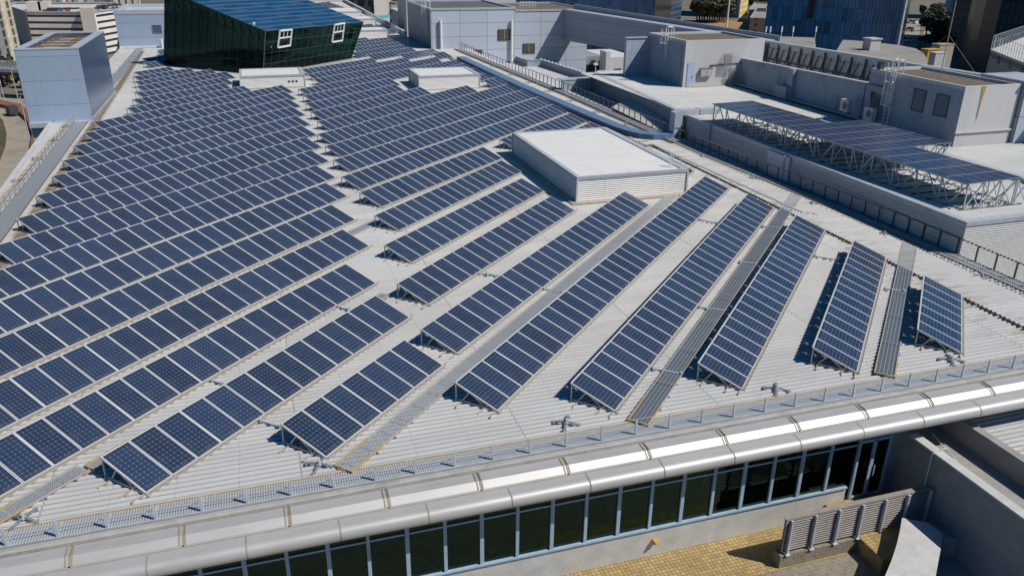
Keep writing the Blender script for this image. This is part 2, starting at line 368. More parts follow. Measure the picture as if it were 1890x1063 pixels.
ORD = ['zeroth', 'first', 'second', 'third', 'fourth', 'fifth', 'sixth', 'seventh', 'eighth', 'ninth', 'tenth', 'eleventh', 'twelfth', 'thirteenth', 'fourteenth', 'fifteenth',
       'sixteenth', 'seventeenth', 'eighteenth', 'nineteenth', 'twentieth', 'twenty-first', 'twenty-second', 'twenty-third', 'twenty-fourth', 'twenty-fifth', 'twenty-sixth', 'twenty-seventh']
ZG = -24.0                                   # street level

# ================================================================== GROUND AND STREETS
g = MB(); g.face([(-2500, -300, ZG), (3500, -300, ZG), (3500, 5000, ZG), (-2500, 5000, ZG)])
tag(g.build('ground', MT['ground']), kind='structure')
def sheet(name, pxs, z, mat, kind='structure'):
    m = MB(); P = [at(x, y, z) for x, y in pxs]
    a = sum(P[i].x*P[(i+1) % len(P)].y-P[(i+1) % len(P)].x*P[i].y for i in range(len(P)))
    if a < 0: P.reverse()
    m.face(P); return tag(m.build(name, mat), kind=kind)
def ribbon(left, right, z, name, mat, thick=0.0, kind='structure'):
    m = MB()
    for i in range(len(left)-1):
        a, b_, c, d = at(*left[i], z), at(*left[i+1], z), at(*right[i+1], z), at(*right[i], z)
        if thick:
            m.prism([tuple(p.xy) for p in (a, d, c, b_)], z-thick, z)
        else: m.face([a, d, c, b_])
    return tag(m.build(name, mat), kind=kind)
ribbon([(-40, 380), (0, 305), (12, 272), (14, 245), (8, 222), (-6, 208), (-40, 196)],
       [(-8, 400), (45, 316), (63, 280), (64, 246), (52, 218), (26, 196), (-40, 182)], ZG+.02, 'road', MT['asphalt'])
ribbon([(58, 330), (76, 285), (78, 248), (66, 215), (40, 194), (-40, 176)],
       [(96, 345), (100, 290), (97, 246), (90, 214), (62, 184), (-40, 165)], ZG+.02, 'road', MT['asphalt'])
ribbon([(-40, 196), (-6, 208), (8, 222), (14, 245), (12, 272), (0, 305), (-40, 380)],
       [(-40, 198), (-7, 210), (6, 223), (12.5, 246), (10.5, 271), (-1.5, 303), (-42, 376)], ZG+.14, 'kerb', MT['yellow_worn'], .14)
h_ = ribbon([(30, 316), (54, 280), (59, 246), (49, 219), (26, 198), (-40, 184)],
       [(40, 330), (65, 285), (69, 247), (60, 214), (38, 192), (-40, 177)], ZG+.9, 'flower_bed', MT['flower'], .9)
h_['kind'] = 'stuff'; h_['label'] = 'orange flowering hedge bed curving between the two roads'
sheet('verge', [(-40, 199), (-8, 211), (5, 224), (11, 246), (9, 271), (-3, 302), (-44, 374)], ZG+.05, MT['leaf2'])
for pl in ([(1250, 36), (1420, 40), (1420, 85), (1250, 66)],): sheet('field', pl, ZG+.03, MT['soil'])
sheet('road', [(1664, 40), (1700, 40), (1690, 120), (1640, 120)], ZG+.04, MT['asphalt'])
sheet('road', [(1708, 28), (1724, 28), (1716, 120), (1698, 120)], ZG+.04, MT['asphalt'])

# ================================================================== THE BIG ROOF
rt = thing('flat_roof_building', (0, 21, 0), 'long low building whose ribbed white metal roof carries the rows of solar panels', 'building')
def part(m, name, mats, parent, smooth=False):
    o_ = m.build(name, mats, parent, parent.location, smooth); return o_
def xl(y):
    for (ya, xa), (yb, xb) in zip([(21, -14.8), (44, -16.0), (58, -16.74), (82, -18.2), (145, -19.5), (260, -20)], [(44, -16.0), (58, -16.74), (82, -18.2), (145, -19.5), (260, -20), (400, -20)]):
        if y <= yb: return xa+(xb-xa)*(y-ya)/(yb-ya)
def ribs(m, y0, y1, xa, xb, z=0.0, pitch=.25, rib=.085, hgt=.055, mi=0, pan=1):
    y = y0
    while y < y1-1e-6:
        a = xa(y) if callable(xa) else xa; b_ = xb(y) if callable(xb) else xb
        pr = [(y, z), (y+.02, z+hgt), (y+.02+rib, z+hgt), (y+.04+rib, z), (min(y+pitch, y1), z)]
        for k in range(4):
            m.face([(a, pr[k][0], pr[k][1]), (b_, pr[k][0], pr[k][1]), (b_, pr[k+1][0], pr[k+1][1]), (a, pr[k+1][0], pr[k+1][1])], pan if k == 3 else mi)
        y += pitch
def xr(y): return 34.9 if y < 62 else 34.3 if y < 100 else 33.6 if y < 131 else 27.3
m = MB(); ribs(m, 21.55, 250, xl, lambda y: 31.25 if y < 60 else xr(y))
part(m, 'roof_deck', [MT['deck'], MT['pan']], rt)
m = MB(); ribs(m, 21.55, 60, 31.2, xr, .075); m.box(31.2, 21.55, .0, 31.23, 60, .07, 2)
y = 21.8
while y < 60:
    m.box(31.02, y, .01, 31.2, y+.5, .085, 2); y += .62  # black strip and teeth model the serrated shadow along the lap
part(m, 'lap_strip', [MT['deck'], MT['pan'], MT['black']], rt)
m = MB()                                     # body under the deck
m.box(-14, 20.9, -1.0, 35.3, 21.5, -.22); m.prism([(-14.8, 21.5), (35.3, 21.5), (35.3, 61), (34.3, 100), (33.6, 130), (27, 131), (27, 250), (-20, 250), (-19.5, 145), (-18.2, 82), (-16, 44)], -24, -.05)
part(m, 'outer_wall', MT['clad_blue'], rt)
# white toothed gutter along the left edge
m = MB(); yy = 21.5
while yy < 250:
    x = xl(yy); m.box(x-.32, yy, -.2, x, yy+.52, .10); m.box(x-.05, yy+.1, .0, x+.12, yy+.3, .12); yy += .52
part(m, 'edge_gutter', MT['white_flat'], rt)
m = MB(); yy = 21.5
while yy < 250:
    x = xl(yy); m.box(x-.62, yy, -.6, x-.32, yy+3.0, -.25); yy += 3.0
part(m, 'ledge', MT['conc_grey'], rt)
# sunken valley gutter beside the left walkway
m = MB(); pa, pb = at(0, 470), at(160, 232)
for k in range(34):
    y0, y1 = 30+k*3.2, 30+(k+1)*3.2-.03; x0 = -13.9-.028*(y0-46)
    m.box(x0-.08, y0, .0, x0, y1, .09); m.box(x0, y0, .0, x0+.62, y1, .062, 1); m.box(x0+.75, y0, .0, x0+.8, y1, .08)
part(m, 'valley_gutter', [MT['rail_beige'], MT['valley']], rt)

# eave: step, silver band, groove, silver bullnose
XA, XB = -16.0, 36.0
def profile(m, pts, xa, xb, mi=0):
    for i in range(len(pts)-1):
        (y0, z0), (y1, z1) = pts[i], pts[i+1]
        m.face([(xa, y1, z1), (xb, y1, z1), (xb, y0, z0), (xa, y0, z0)], mi)
m = MB(); profile(m, [(21.55, -.0), (21.5, -.2), (20.85, -.2), (20.8, -.02), (20.70, -.02), (20.685, .04), (20.665, .04), (20.65, -.03), (20.59, -.03), (20.575, .04), (20.555, .04), (20.54, -.03), (20.44, -.04)], XA, XB)
profile(m, [(20.705, -.015), (20.69, .045), (20.66, .045), (20.645, -.02)], XA, XB, 1); profile(m, [(20.595, -.02), (20.58, .045), (20.55, .045), (20.535, -.02)], XA, XB, 1)
part(m, 'eave_gutter', [MT['gutter_dark'], MT['alu']], rt)
bandw = 2.9; x = 2.45-7*bandw
while x < XB-1:
    x1 = x+bandw-.06
    m = MB(); profile(m, [(20.43, -.04), (20.02, -.06)], x, x1); profile(m, [(20.02, -.06), (19.80, -.22)], x, x1); profile(m, [(19.80, -.22), (19.77, -.27)], x, x1); profile(m, [(20.43, -.05), (20.02, -.075), (19.8, -.235)], x1-.02, x1+.08, 1)
    part(m, 'silver_band', [MT['nose'], MT['seam']], rt)
    m = MB()
    for xx in (x-.12, x+.04):
        m.bar((xx, 20.43, -.03), (xx, 20.04, -.045), .04, .02); m.bar((xx, 20.04, -.045), (xx, 19.79, -.22), .04, .02)
    part(m, 'band_clip', MT['seam'], rt)
    x += bandw
m = MB(); profile(m, [(19.79, -.27), (19.73, -.30), (19.71, -.27)], XA, XB); part(m, 'groove', MT['seam'], rt)
bandw = 2.62; x = .95-7*bandw
nose = [(19.71, -.27), (19.58, -.29), (19.46, -.305)]
for i in range(1, 13):
    a = i/12*math.pi*.82; nose.append((19.46-.25*math.sin(a), -.555+.25*math.cos(a)))
nose.append((19.6, -.8)); nose.append((20.11, -.8))
while x < XB-1:
    x1 = x+bandw-.04; m = MB(); profile(m, nose, max(x, XA), x1); part(m, 'bullnose', MT['nose'], rt, True)
    m = MB(); profile(m, [(p[0]+.015, p[1]-.015) for p in nose], x1-.03, x1+.07); profile(m, [(p[0]-.012 if i < 2 else p[0]-.01*math.sin(1), p[1]+.012) for i, p in enumerate(nose[:13])], x1-.0, x1+.04)
    part(m, 'nose_joint', MT['seam'], rt); x += bandw
m = MB(); m.box(XA, 20.11, -.9, XB, 20.9, -.25); part(m, 'soffit', MT['conc_grey'], rt)

# glazed front under the eave
GY = 20.2
zt = -1.68; zb = -3.5
mull = [1.76+1.2205*k for k in range(-11, 17)]
m = MB(); m.box(-14, GY-.05, -4.75, 19.85, GY+.25, zb-.06); part(m, 'sill_wall', MT['conc_pale'], rt)
m = MB(); m.box(-14, GY-.12, zb-.06, 19.85, GY+.12, zb); part(m, 'sill', MT['blue_frame'], rt)
for i, x in enumerate(mull):
    if x > 19.9: break
    m = MB(); ww = .11 if i % 2 else .13
    m.box(x-ww/2, GY-.08, zb, x+ww/2, GY+.02, -.85)
    part(m, 'mullion', MT['blue_frame'], rt)
    x1 = x+1.2205
    if x1 < 20.2:
        m = MB(); m.box(x+ww/2, GY-.05, zt-.03, x1-.06, GY+.01, zt+.03); part(m, 'transom', MT['blue_frame'], rt)
        m = MB(); m.face([(x+.05, GY, zb), (x1-.05, GY, zb), (x1-.05, GY, -.85), (x+.05, GY, -.85)]); part(m, 'window_pane', MT['glass_dark'], rt)
dz = -4.12
dr = MB(); dr.box(20.05, GY-.08, dz, 20.15, GY+.02, -1.1); dr.box(20.72, GY-.08, dz, 20.86, GY+.02, -1.55); dr.box(21.45, GY-.08, dz, 21.55, GY+.02, -1.1); dr.box(20.15, GY-.08, -1.62, 21.45, GY+.02, -1.5); dr.box(20.15, GY-.08, dz, 21.45, GY+.02, dz+.08)
door = part(dr, 'door', MT['blue_frame'], rt)
for xa_, xb_ in ((20.15, 20.72), (20.86, 21.45)):
    m = MB(); m.face([(xa_, GY-.02, dz), (xb_, GY-.02, dz), (xb_, GY-.02, -1.6), (xa_, GY-.02, -1.6)]); o_ = m.build('door_pane', MT['glass_dark'], door, rt.location)
m = MB(); m.box(20.65, GY-.14, -3.2, 20.68, GY-.11, -2.7); m.box(20.9, GY-.14, -3.2, 20.93, GY-.11, -2.7); m.build('handle', MT['alu'], door, rt.location)
m = MB(); m.box(-14, 20.9, -4.7, 21.6, 24.8, -4.2); m.box(-14, 24.8, -4.7, 21.6, 25.0, -.9); m.box(21.56, 20.3, -4.7, 21.6, 25, -.9)
for x in (-9, -3, 3.5, 9.5, 14.6, 18): m.box(x, 23.2, -4.2, x+.4, 23.6, -1.0)
part(m, 'interior', MT['inside'], rt)

# ================================================================== TERRACE IN FRONT
m = MB(); m.face([(-16, 6, -4.75), (21.8, 6, -4.75), (21.8, 20.15, -4.75), (-16, 20.15, -4.75)]); tag(m.build('terrace_paving', MT['tile_grey']), kind='structure')
m = MB(); m.box(8.2, 18.15, -4.80, 19.0, 20.15, -4.742); m.box(19.0, 17.0, -4.8, 21.75, 20.15, -4.15); m.box(18.3, 19.2, -4.8, 19.0, 20.15, -4.45); m.box(17.75, 19.5, -4.8, 18.3, 20.15, -4.6)
tag(m.build('yellow_paving', MT['tile_yellow']), kind='structure')
sw = thing('side_wall', (22.2, 16, -4.7), 'tall grey rendered wall closing the right end of the terrace, capped with pale coping', 'wall')
m = MB(); m.box(22.1, 2, -9, 22.5, 20.2, -1.5); m.box(21.6, 20.2, -6, 22.5, 21.3, -.9); part(m, 'wall', MT['conc_blue_shade2'], sw)
m = MB(); m.box(22.05, 2, -1.5, 22.44, 19.9, -1.43); part(m, 'coping', MT['conc_pale'], sw)
m = MB(); m.tube([(24.0, 20.6, -2.2), (23.4, 18.6, -2.25), (22.6, 18.7, -1.36), (22.02, 18.7, -1.36), (22.02, 18.7, -4.6)], .022); part(m, 'conduit', MT['rail_white'], sw)
sr = thing('side_roof', (24, 16, -2.6), 'lower corrugated roof behind the terrace side wall, with a shaded concrete gutter beside it', 'roof')
m = MB(); m.box(22.5, 2, -3, 24.8, 21.4, -2.4); part(m, 'gutter_floor', MT['conc_grey'], sr)
m = MB(); m.box(24.8, 2, -3, 25.15, 21.4, -1.5); part(m, 'parapet', MT['conc_grey'], sr)
m = MB(); ribs(m, 2, 21.4, 25.15, 40, -1.75); m.box(25.15, 2, -24, 40, 21.4, -1.76); part(m, 'roof_sheet', [MT['deck'], MT['pan']], sr)
m = MB(); y = 3.
while y < 19: m.box(25.16, y, -1.7, 25.24, y+.2, -1.62); y += .5
part(m, 'edge_trim', MT['yellow'], sr)
cp = thing('curved_parapet', (19, 16, -4.7), 'pale concrete slab with a curved left edge, standing below the terrace steps', 'parapet')
P = [at(x, y, -3.5) for x, y in [(1665, 955), (1713, 964), (1740, 984), (1738, 1005), (1733, 1030), (1727, 1063), (1712, 1120), (1600, 1120), (1633, 1063), (1645, 1035), (1655, 1005), (1661, 980)]]
P = [tuple(p.xy) for p in P]; P.reverse()
m = MB(); m.prism(P, -8, -3.5); part(m, 'slab', MT['conc_pale'], cp)
P = [tuple(at(x, y, -3.9).xy) for x, y in [(1713, 964), (1811, 993), (1806, 997), (1740, 990)]]; P.reverse()
m = MB(); m.prism(P, -5, -3.9); part(m, 'kerb', MT['conc_blue_shade2'], cp)
m = MB(); m.face([(18, 5, -4.743), (22.1, 5, -4.743), (22.1, 17, -4.743), (20.2, 17, -4.743)]); tag(m.build('lower_ground', MT['conc_blue_shade2']), kind='structure')
# louvred screen
ls = thing('louvre_screen', (18.9, 18.35, -4.7), 'grey brown louvre screen on seven white steel posts above a low tiled kerb wall', 'fence')
lx0, lx1, lzb, lzt = 15.78, 22.0, -4.15, -2.72
m = MB(); m.box(15.72, 18.22, -4.75, 19.0, 18.62, -4.2); part(m, 'kerb_wall', MT['tile_grey'], ls)
m = MB(); z = lzb+.08
while z < lzt: m.prism([(lx0, 18.3), (lx1, 18.3), (lx1, 18.42), (lx0, 18.42)], [z, z, z+.05, z+.05], [z+.02, z+.02, z+.07, z+.07]); z += .1
m.box(lx0, 18.3, lzt, lx1, 18.5, lzt+.03)
part(m, 'louvres', MT['louver'], ls)
for k in range(7):
    x = 15.98+k*.985; m = MB(); m.box(x-.035, 18.2, lzb-.0, x+.035, 18.29, lzt-.02); m.box(x-.09, 18.14, lzb-.03, x+.09, 18.3, lzb); part(m, 'post', MT['gal'], ls)
lmp = MB(); lmp.box(11.7, 19.98, -4.15, 11.86, 20.14, -4.0); lmp.box(11.72, 19.9, -4.08, 11.84, 19.98, -4.02)
tag(lmp.build('wall_lamp', MT['yellow'], None, (11.7, 20.1, -4.1)), 'small yellow square wall lamp low on the sill wall', 'lamp')

# ================================================================== WALKWAYS AND RAILINGS
fr = thing('eave_walkway', (10, 21.2, 0), 'long expanded metal walkway with upright posts along the front eave of the roof', 'walkway')
m = MB(); m.box(XA, 20.84, .04, XB, 21.52, .055); part(m, 'mesh_deck', MT['mesh_near'], fr)
m = MB(); m.box(XA, 21.52, .03, XB, 21.56, .085); part(m, 'edge_angle', MT['yellow_worn'], fr)
m = MB(); m.box(XA, 20.79, .0, XB, 20.84, .06); part(m, 'toe_bar', MT['gal'], fr)
x = -7.96-1.265*3; k = 0
while x < 34:
    m = MB(); m.box(x-.035, 20.80, .0, x+.035, 20.86, .62); m.bar((x, 20.82, .02), (x, 21.55, .02), .05); part(m, 'post', MT['gal'], fr); x += 1.268
m = MB()
for zz in (.3, .6): m.bar((XA, 20.93, zz), (34, 20.93, zz), .012)
part(m, 'wire', MT['gal'], fr)

def walkway(x, y0, y1, wd, label, mat='mesh_dark', name='roof_walkway'):
    """plank strip parallel to the solar rows; x,y in row frame"""
    a = O(x, y0, 0); e = thing(name, a, label, 'walkway', 'walkways between the solar rows', -math.pi/4)
    L = y1-y0; m = MB(); yy = 0
    while yy < L:
        y2 = min(yy+3.0, L); m.box(0, yy, .10, wd, y2-.03, .115); yy += 3.0
    m.build('mesh_deck', MT[mat], e)
    for s in (0, wd):
        m = MB(); m.bar((s, 0, .11), (s, L, .11), .045, .06)
        m.build('edge_bar', MT['rail_beige'], e)
        m2 = MB(); yy = 0
    m = MB(); m.bar((0, .02, .13), (wd, .02, .13), .05); m.bar((0, 0, .12), (0, 1.8, .12), .055, .065); m.bar((wd, 0, .12), (wd, 1.8, .12), .055, .065); m.build('yellow_end', MT['yellow_worn'], e)
    m = MB(); yy = .3
    while yy < L: m.box(-.08, yy, .045, wd+.08, yy+.05, .09); yy += 1.0
    m.build('bearer', MT['blue_steel'], e)
    return e
walkway(-21.9, 8.6, 12.4, .55, 'narrow mesh walkway strip at the lower left corner, in front of the nearest solar row')
walkway(-21.65, 12.45, 28.2, .5, 'mesh walkway strip squeezed behind the nearest solar row on the left')
walkway(-14.72, 16.2, 53.0, .68, 'long mesh walkway from the front eave to the white box, left of the 34-panel row')
walkway(-7.42, 23.2, 55.2, .72, 'wide planked walkway between the 29-panel row and the 22-panel row', 'plank_dark')
walkway(-.08, 31.0, 48.7, .72, 'planked walkway with yellow edges between the two rightmost solar rows', 'plank_dark')
walkway(-28.6, 31.5, 37.0, .55, 'short mesh walkway crossing the gap between the panel fields, level with the eighth row')
walkway(-35.7, 38.5, 42.6, .55, 'short mesh walkway crossing the gap between the panel fields, level with the tenth row')

# left walkway with yellow rail
lw = thing('left_walkway', (-15, 60, 0), 'long planked walkway with a thin yellow and blue handrail beside the left roof edge', 'walkway')
def lx(y): return -14.35-.024*(y-48)
for k in range(16):
    y0, y1 = 28+k*3.4, 28+(k+1)*3.4-.04
    if y1 > 83: break
    m = MB(); m.prism([(lx(y0)-1.15, y0), (lx(y0)-.05, y0), (lx(y1)-.05, y1), (lx(y1)-1.15, y1)], .12, .14); part(m, 'plank', MT['mesh_pan'], lw)
m = MB(); m.bar((lx(28)-.04, 28, .13), (lx(82.4)-.04, 82.4, .13), .05); m.bar((lx(28)-1.17, 28, .13), (lx(82.4)-1.17, 82.4, .13), .05); part(m, 'edge_bar', MT['rust'], lw)
for k in range(17):
    y0, y1 = 84+k*3.4, 84+(k+1)*3.4-.04; a = -15.4-.015*(y0-84)
    m = MB(); m.prism([(a-1.1, y0), (a, y0), (a-.05, y1), (a-1.15, y1)], .12, .14); part(m, 'plank', MT['mesh_pan'], lw)
def railing(name, pts, hgt, label, step=1.3, mat='dark_steel', rail='rust', mid=True, base=None, parent=None):
    pts = [Vector(p) for p in pts]; e = parent or thing(name, pts[0], label, 'railing')
    if parent is None: org = pts[0]
    else: org = parent.location
    m = MB()
    for i in range(len(pts)-1):
        m.bar(pts[i]+Vector((0, 0, hgt)), pts[i+1]+Vector((0, 0, hgt)), .05)
        if mid: m.bar(pts[i]+Vector((0, 0, hgt*.5)), pts[i+1]+Vector((0, 0, hgt*.5)), .025)
    m.build('handrail', MT[rail], e, org)
    for i in range(len(pts)-1):
        L = (pts[i+1]-pts[i]).length; n = max(1, round(L/step))
        for k in range(n+(1 if i == len(pts)-2 else 0)):
            p = pts[i]+(pts[i+1]-pts[i])*(k/n); m = MB(); m.box(p.x-.035, p.y-.035, p.z, p.x+.035, p.y+.035, p.z+hgt)
            m.build('post', MT[mat], e, org)
    return e
railing('left_railing', [(lx(28)-1.25, 28, 0.05), (lx(82.6)-1.25, 82.6, 0.05)], .75, 'low handrail with yellow top bar along the left walkway, ending at the blue tower', 1.35, 'blue_steel', 'yellow')
# right-hand walkway and railing
foot = [(1960, 580), (1872, 518), (1799, 487), (1733.8, 456.7), (1673.7, 432.5), (1619, 410.5), (1568.7, 389.7)]
fp = [at(x, y, .02) for x, y in foot]; fp[0] = Vector((35.75, 20.9, .02))
fp += [Vector((34.35, 56, .02)), Vector((34.2, 66, .02)), Vector((33.9, 84, .02)), Vector((33.2, 100, .02)), Vector((32.6, 114, .02)), Vector((32.0, 130, .02))]
fp = [Vector((p.x if p.x < 35.45 else 35.45, p.y, p.z)) for p in fp]
railing('right_railing', fp, 1.0, 'long rusty handrail on dark posts along the right edge of the main roof', 1.22, mid=False)
rw = thing('right_walkway', (34, 60, 0), 'long galvanised walkway with comb shaped brackets running beside the dark handrail', 'walkway')
for i in range(len(fp)-1):
    a, b_ = fp[i], fp[i+1]; L = (b_-a).length; n = max(1, round(L/3.5))
    for k in range(n):
        p, q = a+(b_-a)*(k/n), a+(b_-a)*((k+1)/n-.006)
        m = MB(); m.prism([(p.x-.95, p.y), (p.x-.1, p.y), (q.x-.1, q.y), (q.x-.95, q.y)], .12, .15); part(m, 'plank', MT['mesh_pan'], rw)
m = MB(); m3 = MB()
for i in range(len(fp)-1):
    a, b_ = fp[i], fp[i+1]; m.bar(a+Vector((-.95, 0, .13)), b_+Vector((-.95, 0, .13)), .05); m.bar(a+Vector((-.08, 0, .13)), b_+Vector((-.08, 0, .13)), .06)
    L = (b_-a).length; n = max(1, round(L/.5))
    for k in range(n):
        p = a+(b_-a)*(k/n)
        m3.bar(p+Vector((-.95, 0, .08)), p+Vector((-1.28, 0, .08)), .04); m3.bar(p+Vector((-1.28, 0, .08)), p+Vector((-1.28, .28, .08)), .04)
part(m, 'edge_angle', MT['rust'], rw); part(m3, 'bracket', MT['dark_steel'], rw)

# cable trays and the big duct
ct = thing('cable_tray', (31.6, 50, 0), 'straight grey cable tray with hooked brackets running from the duct bend to the planked walkway', 'cable tray')
m = MB(); a, b_ = at(1204.5, 267, .12), at(1483, 393, .12); m.bar(a, b_, .14, .08); m.tube([b_, b_+Vector((.5, -.2, 0)), b_+Vector((.6, -.7, -.05))], .05); part(m, 'tray', MT['gal'], ct)
m = MB(); n = 42
for k in range(n):
    p = a+(b_-a)*(k/n); m.bar(p+Vector((0, 0, -.05)), p+Vector((-.32, 0, -.05)), .05); m.bar(p+Vector((-.32, 0, -.05)), p+Vector((-.32, -.16, -.05)), .05)
part(m, 'hook', MT['dark_steel'], ct)
du = thing('air_duct', (31, 70, 0), 'long blue grey duct bending at its near end and rising over the right railing', 'duct')
d0, d1, d2, d3 = at(850, 110, .1), at(1100, 218, .1), at(1190, 256, .1), at(1245, 258, .1)
m = MB()
def flat_duct(m, c, wd, h0, h1, mi=0):
    L, R_ = [], []
    for i, p in enumerate(c):
        d = (c[min(i+1, len(c)-1)]-c[max(i-1, 0)]); d.z = 0; d.normalize(); s = Vector((-d.y, d.x, 0))*wd/2; L.append(p+s); R_.append(p-s)
    for i in range(len(c)-1):
        a, b_, c_, d = R_[i], R_[i+1], L[i+1], L[i]
        Z = Vector((0, 0, h0)); Y = Vector((0, 0, h1))
        m.face([a+Y, b_+Y, c_+Y, d+Y], mi); m.face([a+Z, b_+Z, b_+Y, a+Y], mi); m.face([c_+Z, d+Z, d+Y, c_+Y], mi)
        if i == 0: m.face([d+Z, a+Z, a+Y, d+Y], mi)
        if i == len(c)-2: m.face([b_+Z, c_+Z, c_+Y, b_+Y], mi)
bend = [d0, Vector((29.6, 90, .1)), Vector((30.55, 72, .1)), Vector((30.95, 66.5, .1)), Vector((31.3, 64.3, .1)), Vector((31.8, 63.0, .1)), Vector((32.5, 62.4, .1)), Vector((33.4, 62.3, .1)), Vector((34.6, 62.4, .1))]
flat_duct(m, bend, 1.15, 0, .4); part(m, 'duct_run', MT['duct'], du)
m = MB(); m.box(34.2, 61.9, .1, 34.95, 62.8, 2.0); m.prism([(34.2, 61.9), (34.95, 61.9), (34.95, 62.8), (34.2, 62.8)], 2.0, [2.25, 2.45, 2.45, 2.25]); m.box(34.95, 61.9, 2.0, 38.6, 62.8, 2.45); m.box(34.15, 61.85, 1.0, 35.0, 62.85, 1.06); m.box(36.6, 61.85, 1.98, 36.68, 62.85, 2.48); part(m, 'riser', MT['coping'], du)
br = thing('rusty_cable_tray', (29, 90, 0), 'long rusty brown cable tray beside the duct, beyond the right ends of the solar rows', 'cable tray')
m = MB(); pts = [at(800, 95, .1), at(985, 170, .1), at(1090, 225, .1), at(1190, 270, .1), at(1204, 268, .1)]
for i in range(4): m.bar(pts[i], pts[i+1], .34, .1); m.bar(pts[i]+Vector((-.35, 0, 0)), pts[i+1]+Vector((-.35, 0, 0)), .08, .12)
part(m, 'tray', MT['rust'], br)
m = MB()
for i in range(3):
    L = (pts[i+1]-pts[i]).length; n = int(L/1.6)
    for k in range(n): p = pts[i]+(pts[i+1]-pts[i])*(k/n); m.box(p.x-.75, p.y-.05, 0, p.x+1.3, p.y+.05, .12)
part(m, 'bearer', MT['rail_beige'], br)

# ================================================================== SOLAR ROWS
TILT = .360162; LEN = 1.956; RUN = LEN*math.cos(TILT); LOW = .12; HI = LOW+LEN*math.sin(TILT); PW = 1.0014
def module_mesh():
    """one framed module on the slope; origin at its high corner, x down the slope, y along the row"""
    m = MB(); ct_, st = math.cos(TILT), math.sin(TILT)
    def S(u, y, h): return (u*ct_+h*st, y, HI-u*st+h*ct_)
    g = .011; a, b_, c, d = .0, LEN, g, PW-g; fwid = .03
    m.face([S(a+fwid, c+fwid, .0), S(b_-fwid, c+fwid, .0), S(b_-fwid, d-fwid, .0), S(a+fwid, d-fwid, .0)], 1, [(0, 0), (0, 1), (1, 1), (1, 0)])
    def fb(u0, y0, u1, y1):
        t = [S(u0, y0, .004), S(u1, y0, .004), S(u1, y1, .004), S(u0, y1, .004)]; q = [S(u0, y0, -.036), S(u1, y0, -.036), S(u1, y1, -.036), S(u0, y1, -.036)]
        m.face(t, 0)
        for i in range(4): j = (i+1) % 4; m.face([q[i], q[j], t[j], t[i]], 0)
    fb(a, c, a+fwid, d); fb(b_-fwid, c, b_, d); fb(a+fwid, c, b_-fwid, c+fwid); fb(a+fwid, d-fwid, b_-fwid, d)
    m.face([S(a+fwid, d-fwid, -.03), S(b_-fwid, d-fwid, -.03), S(b_-fwid, c+fwid, -.03), S(a+fwid, c+fwid, -.03)], 2)
    return m
_pm = module_mesh().build('solar_panel', [MT['frame'], MT['cells'], MT['backing']]); PM = _pm.data; bpy.data.objects.remove(_pm)
# the uv of the glass face: u over the short side, v over the long side
def truss_mesh():
    m = MB(); b0 = .10
    m.bar((0.03, .02, HI-.05), (RUN-.02, .02, LOW-.03), .05, .055)                      # top chord
    m.bar((.03, .02, HI-.05), (.03, .02, b0), .045); m.bar((.03, .02, b0), (RUN-.03, .02, LOW-.04), .045)
    m.bar((.30, .02, b0), (.62, .02, HI-.05-.62*.36), .035); m.bar((.72, .02, HI-.3), (1.28, .02, b0), .035); m.bar((1.28, .02, b0), (1.42, .02, .22), .035)
    for x in (.05, .3, 1.28, RUN-.06): m.box(x-.04, -.04, .03, x+.04, .08, b0)
    return m
_tm = truss_mesh().build('support_frame', [MT['alu']]); TM = _tm.data; bpy.data.objects.remove(_tm)
def solar_row(P0, P1, n, label, name='solar_panel_row', group='tilted solar panel rows on the main roof', frames=True):
    d = P1-P0; L = d.to_2d().length; s = L/(n*PW); ang = math.atan2(d.y, d.x)-math.pi/2
    e = thing(name, (P0.x, P0.y, 0), label, 'solar panels', group, ang); e.scale = (s, s, s)
    for k in range(n):
        o_ = bpy.data.objects.new('solar_panel', PM); C.objects.link(o_); o_.parent = e; o_.location = (0, k*PW, 0); o_.rotation_euler = (random.uniform(-.003, .003), random.uniform(-.004, .004), 0)
    if frames:
        k = 0
        ks = sorted(set(list(range(0, n, 3))+[n]))
        for k in ks:
            o_ = bpy.data.objects.new('support_frame', TM); C.objects.link(o_); o_.parent = e; o_.location = (0, k*PW-(.04 if k == n else 0)+.0, 0)
    W_ = n*PW
    for (x, z, h_) in ((.3, .07, .045), (1.28, .07, .045), (RUN-.05, .075, .05)):
        m = MB(); m.bar((x, -.48, z), (x, W_+.35, z), .05, h_); m.build('base_rail', MT['rail_beige'], e)
    for x in (RUN+.035, RUN+.095): 
        m = MB(); m.bar((x, -.02, LOW-.02 if x < RUN+.05 else LOW-.055), (x, W_+.02, LOW-.02 if x < RUN+.05 else LOW-.055), .035, .04); m.build('edge_rail', MT['rail_beige'], e)
    m = MB(); m.bar((-.02, 0, HI-.02), (-.02, W_, HI-.02), .03, .05); m.build('top_rail', MT['alu'], e)
    return e
HZ = .8093
def pw(px, py): return at(px, py, HZ)
def nn(n): return '%d-panel' % n
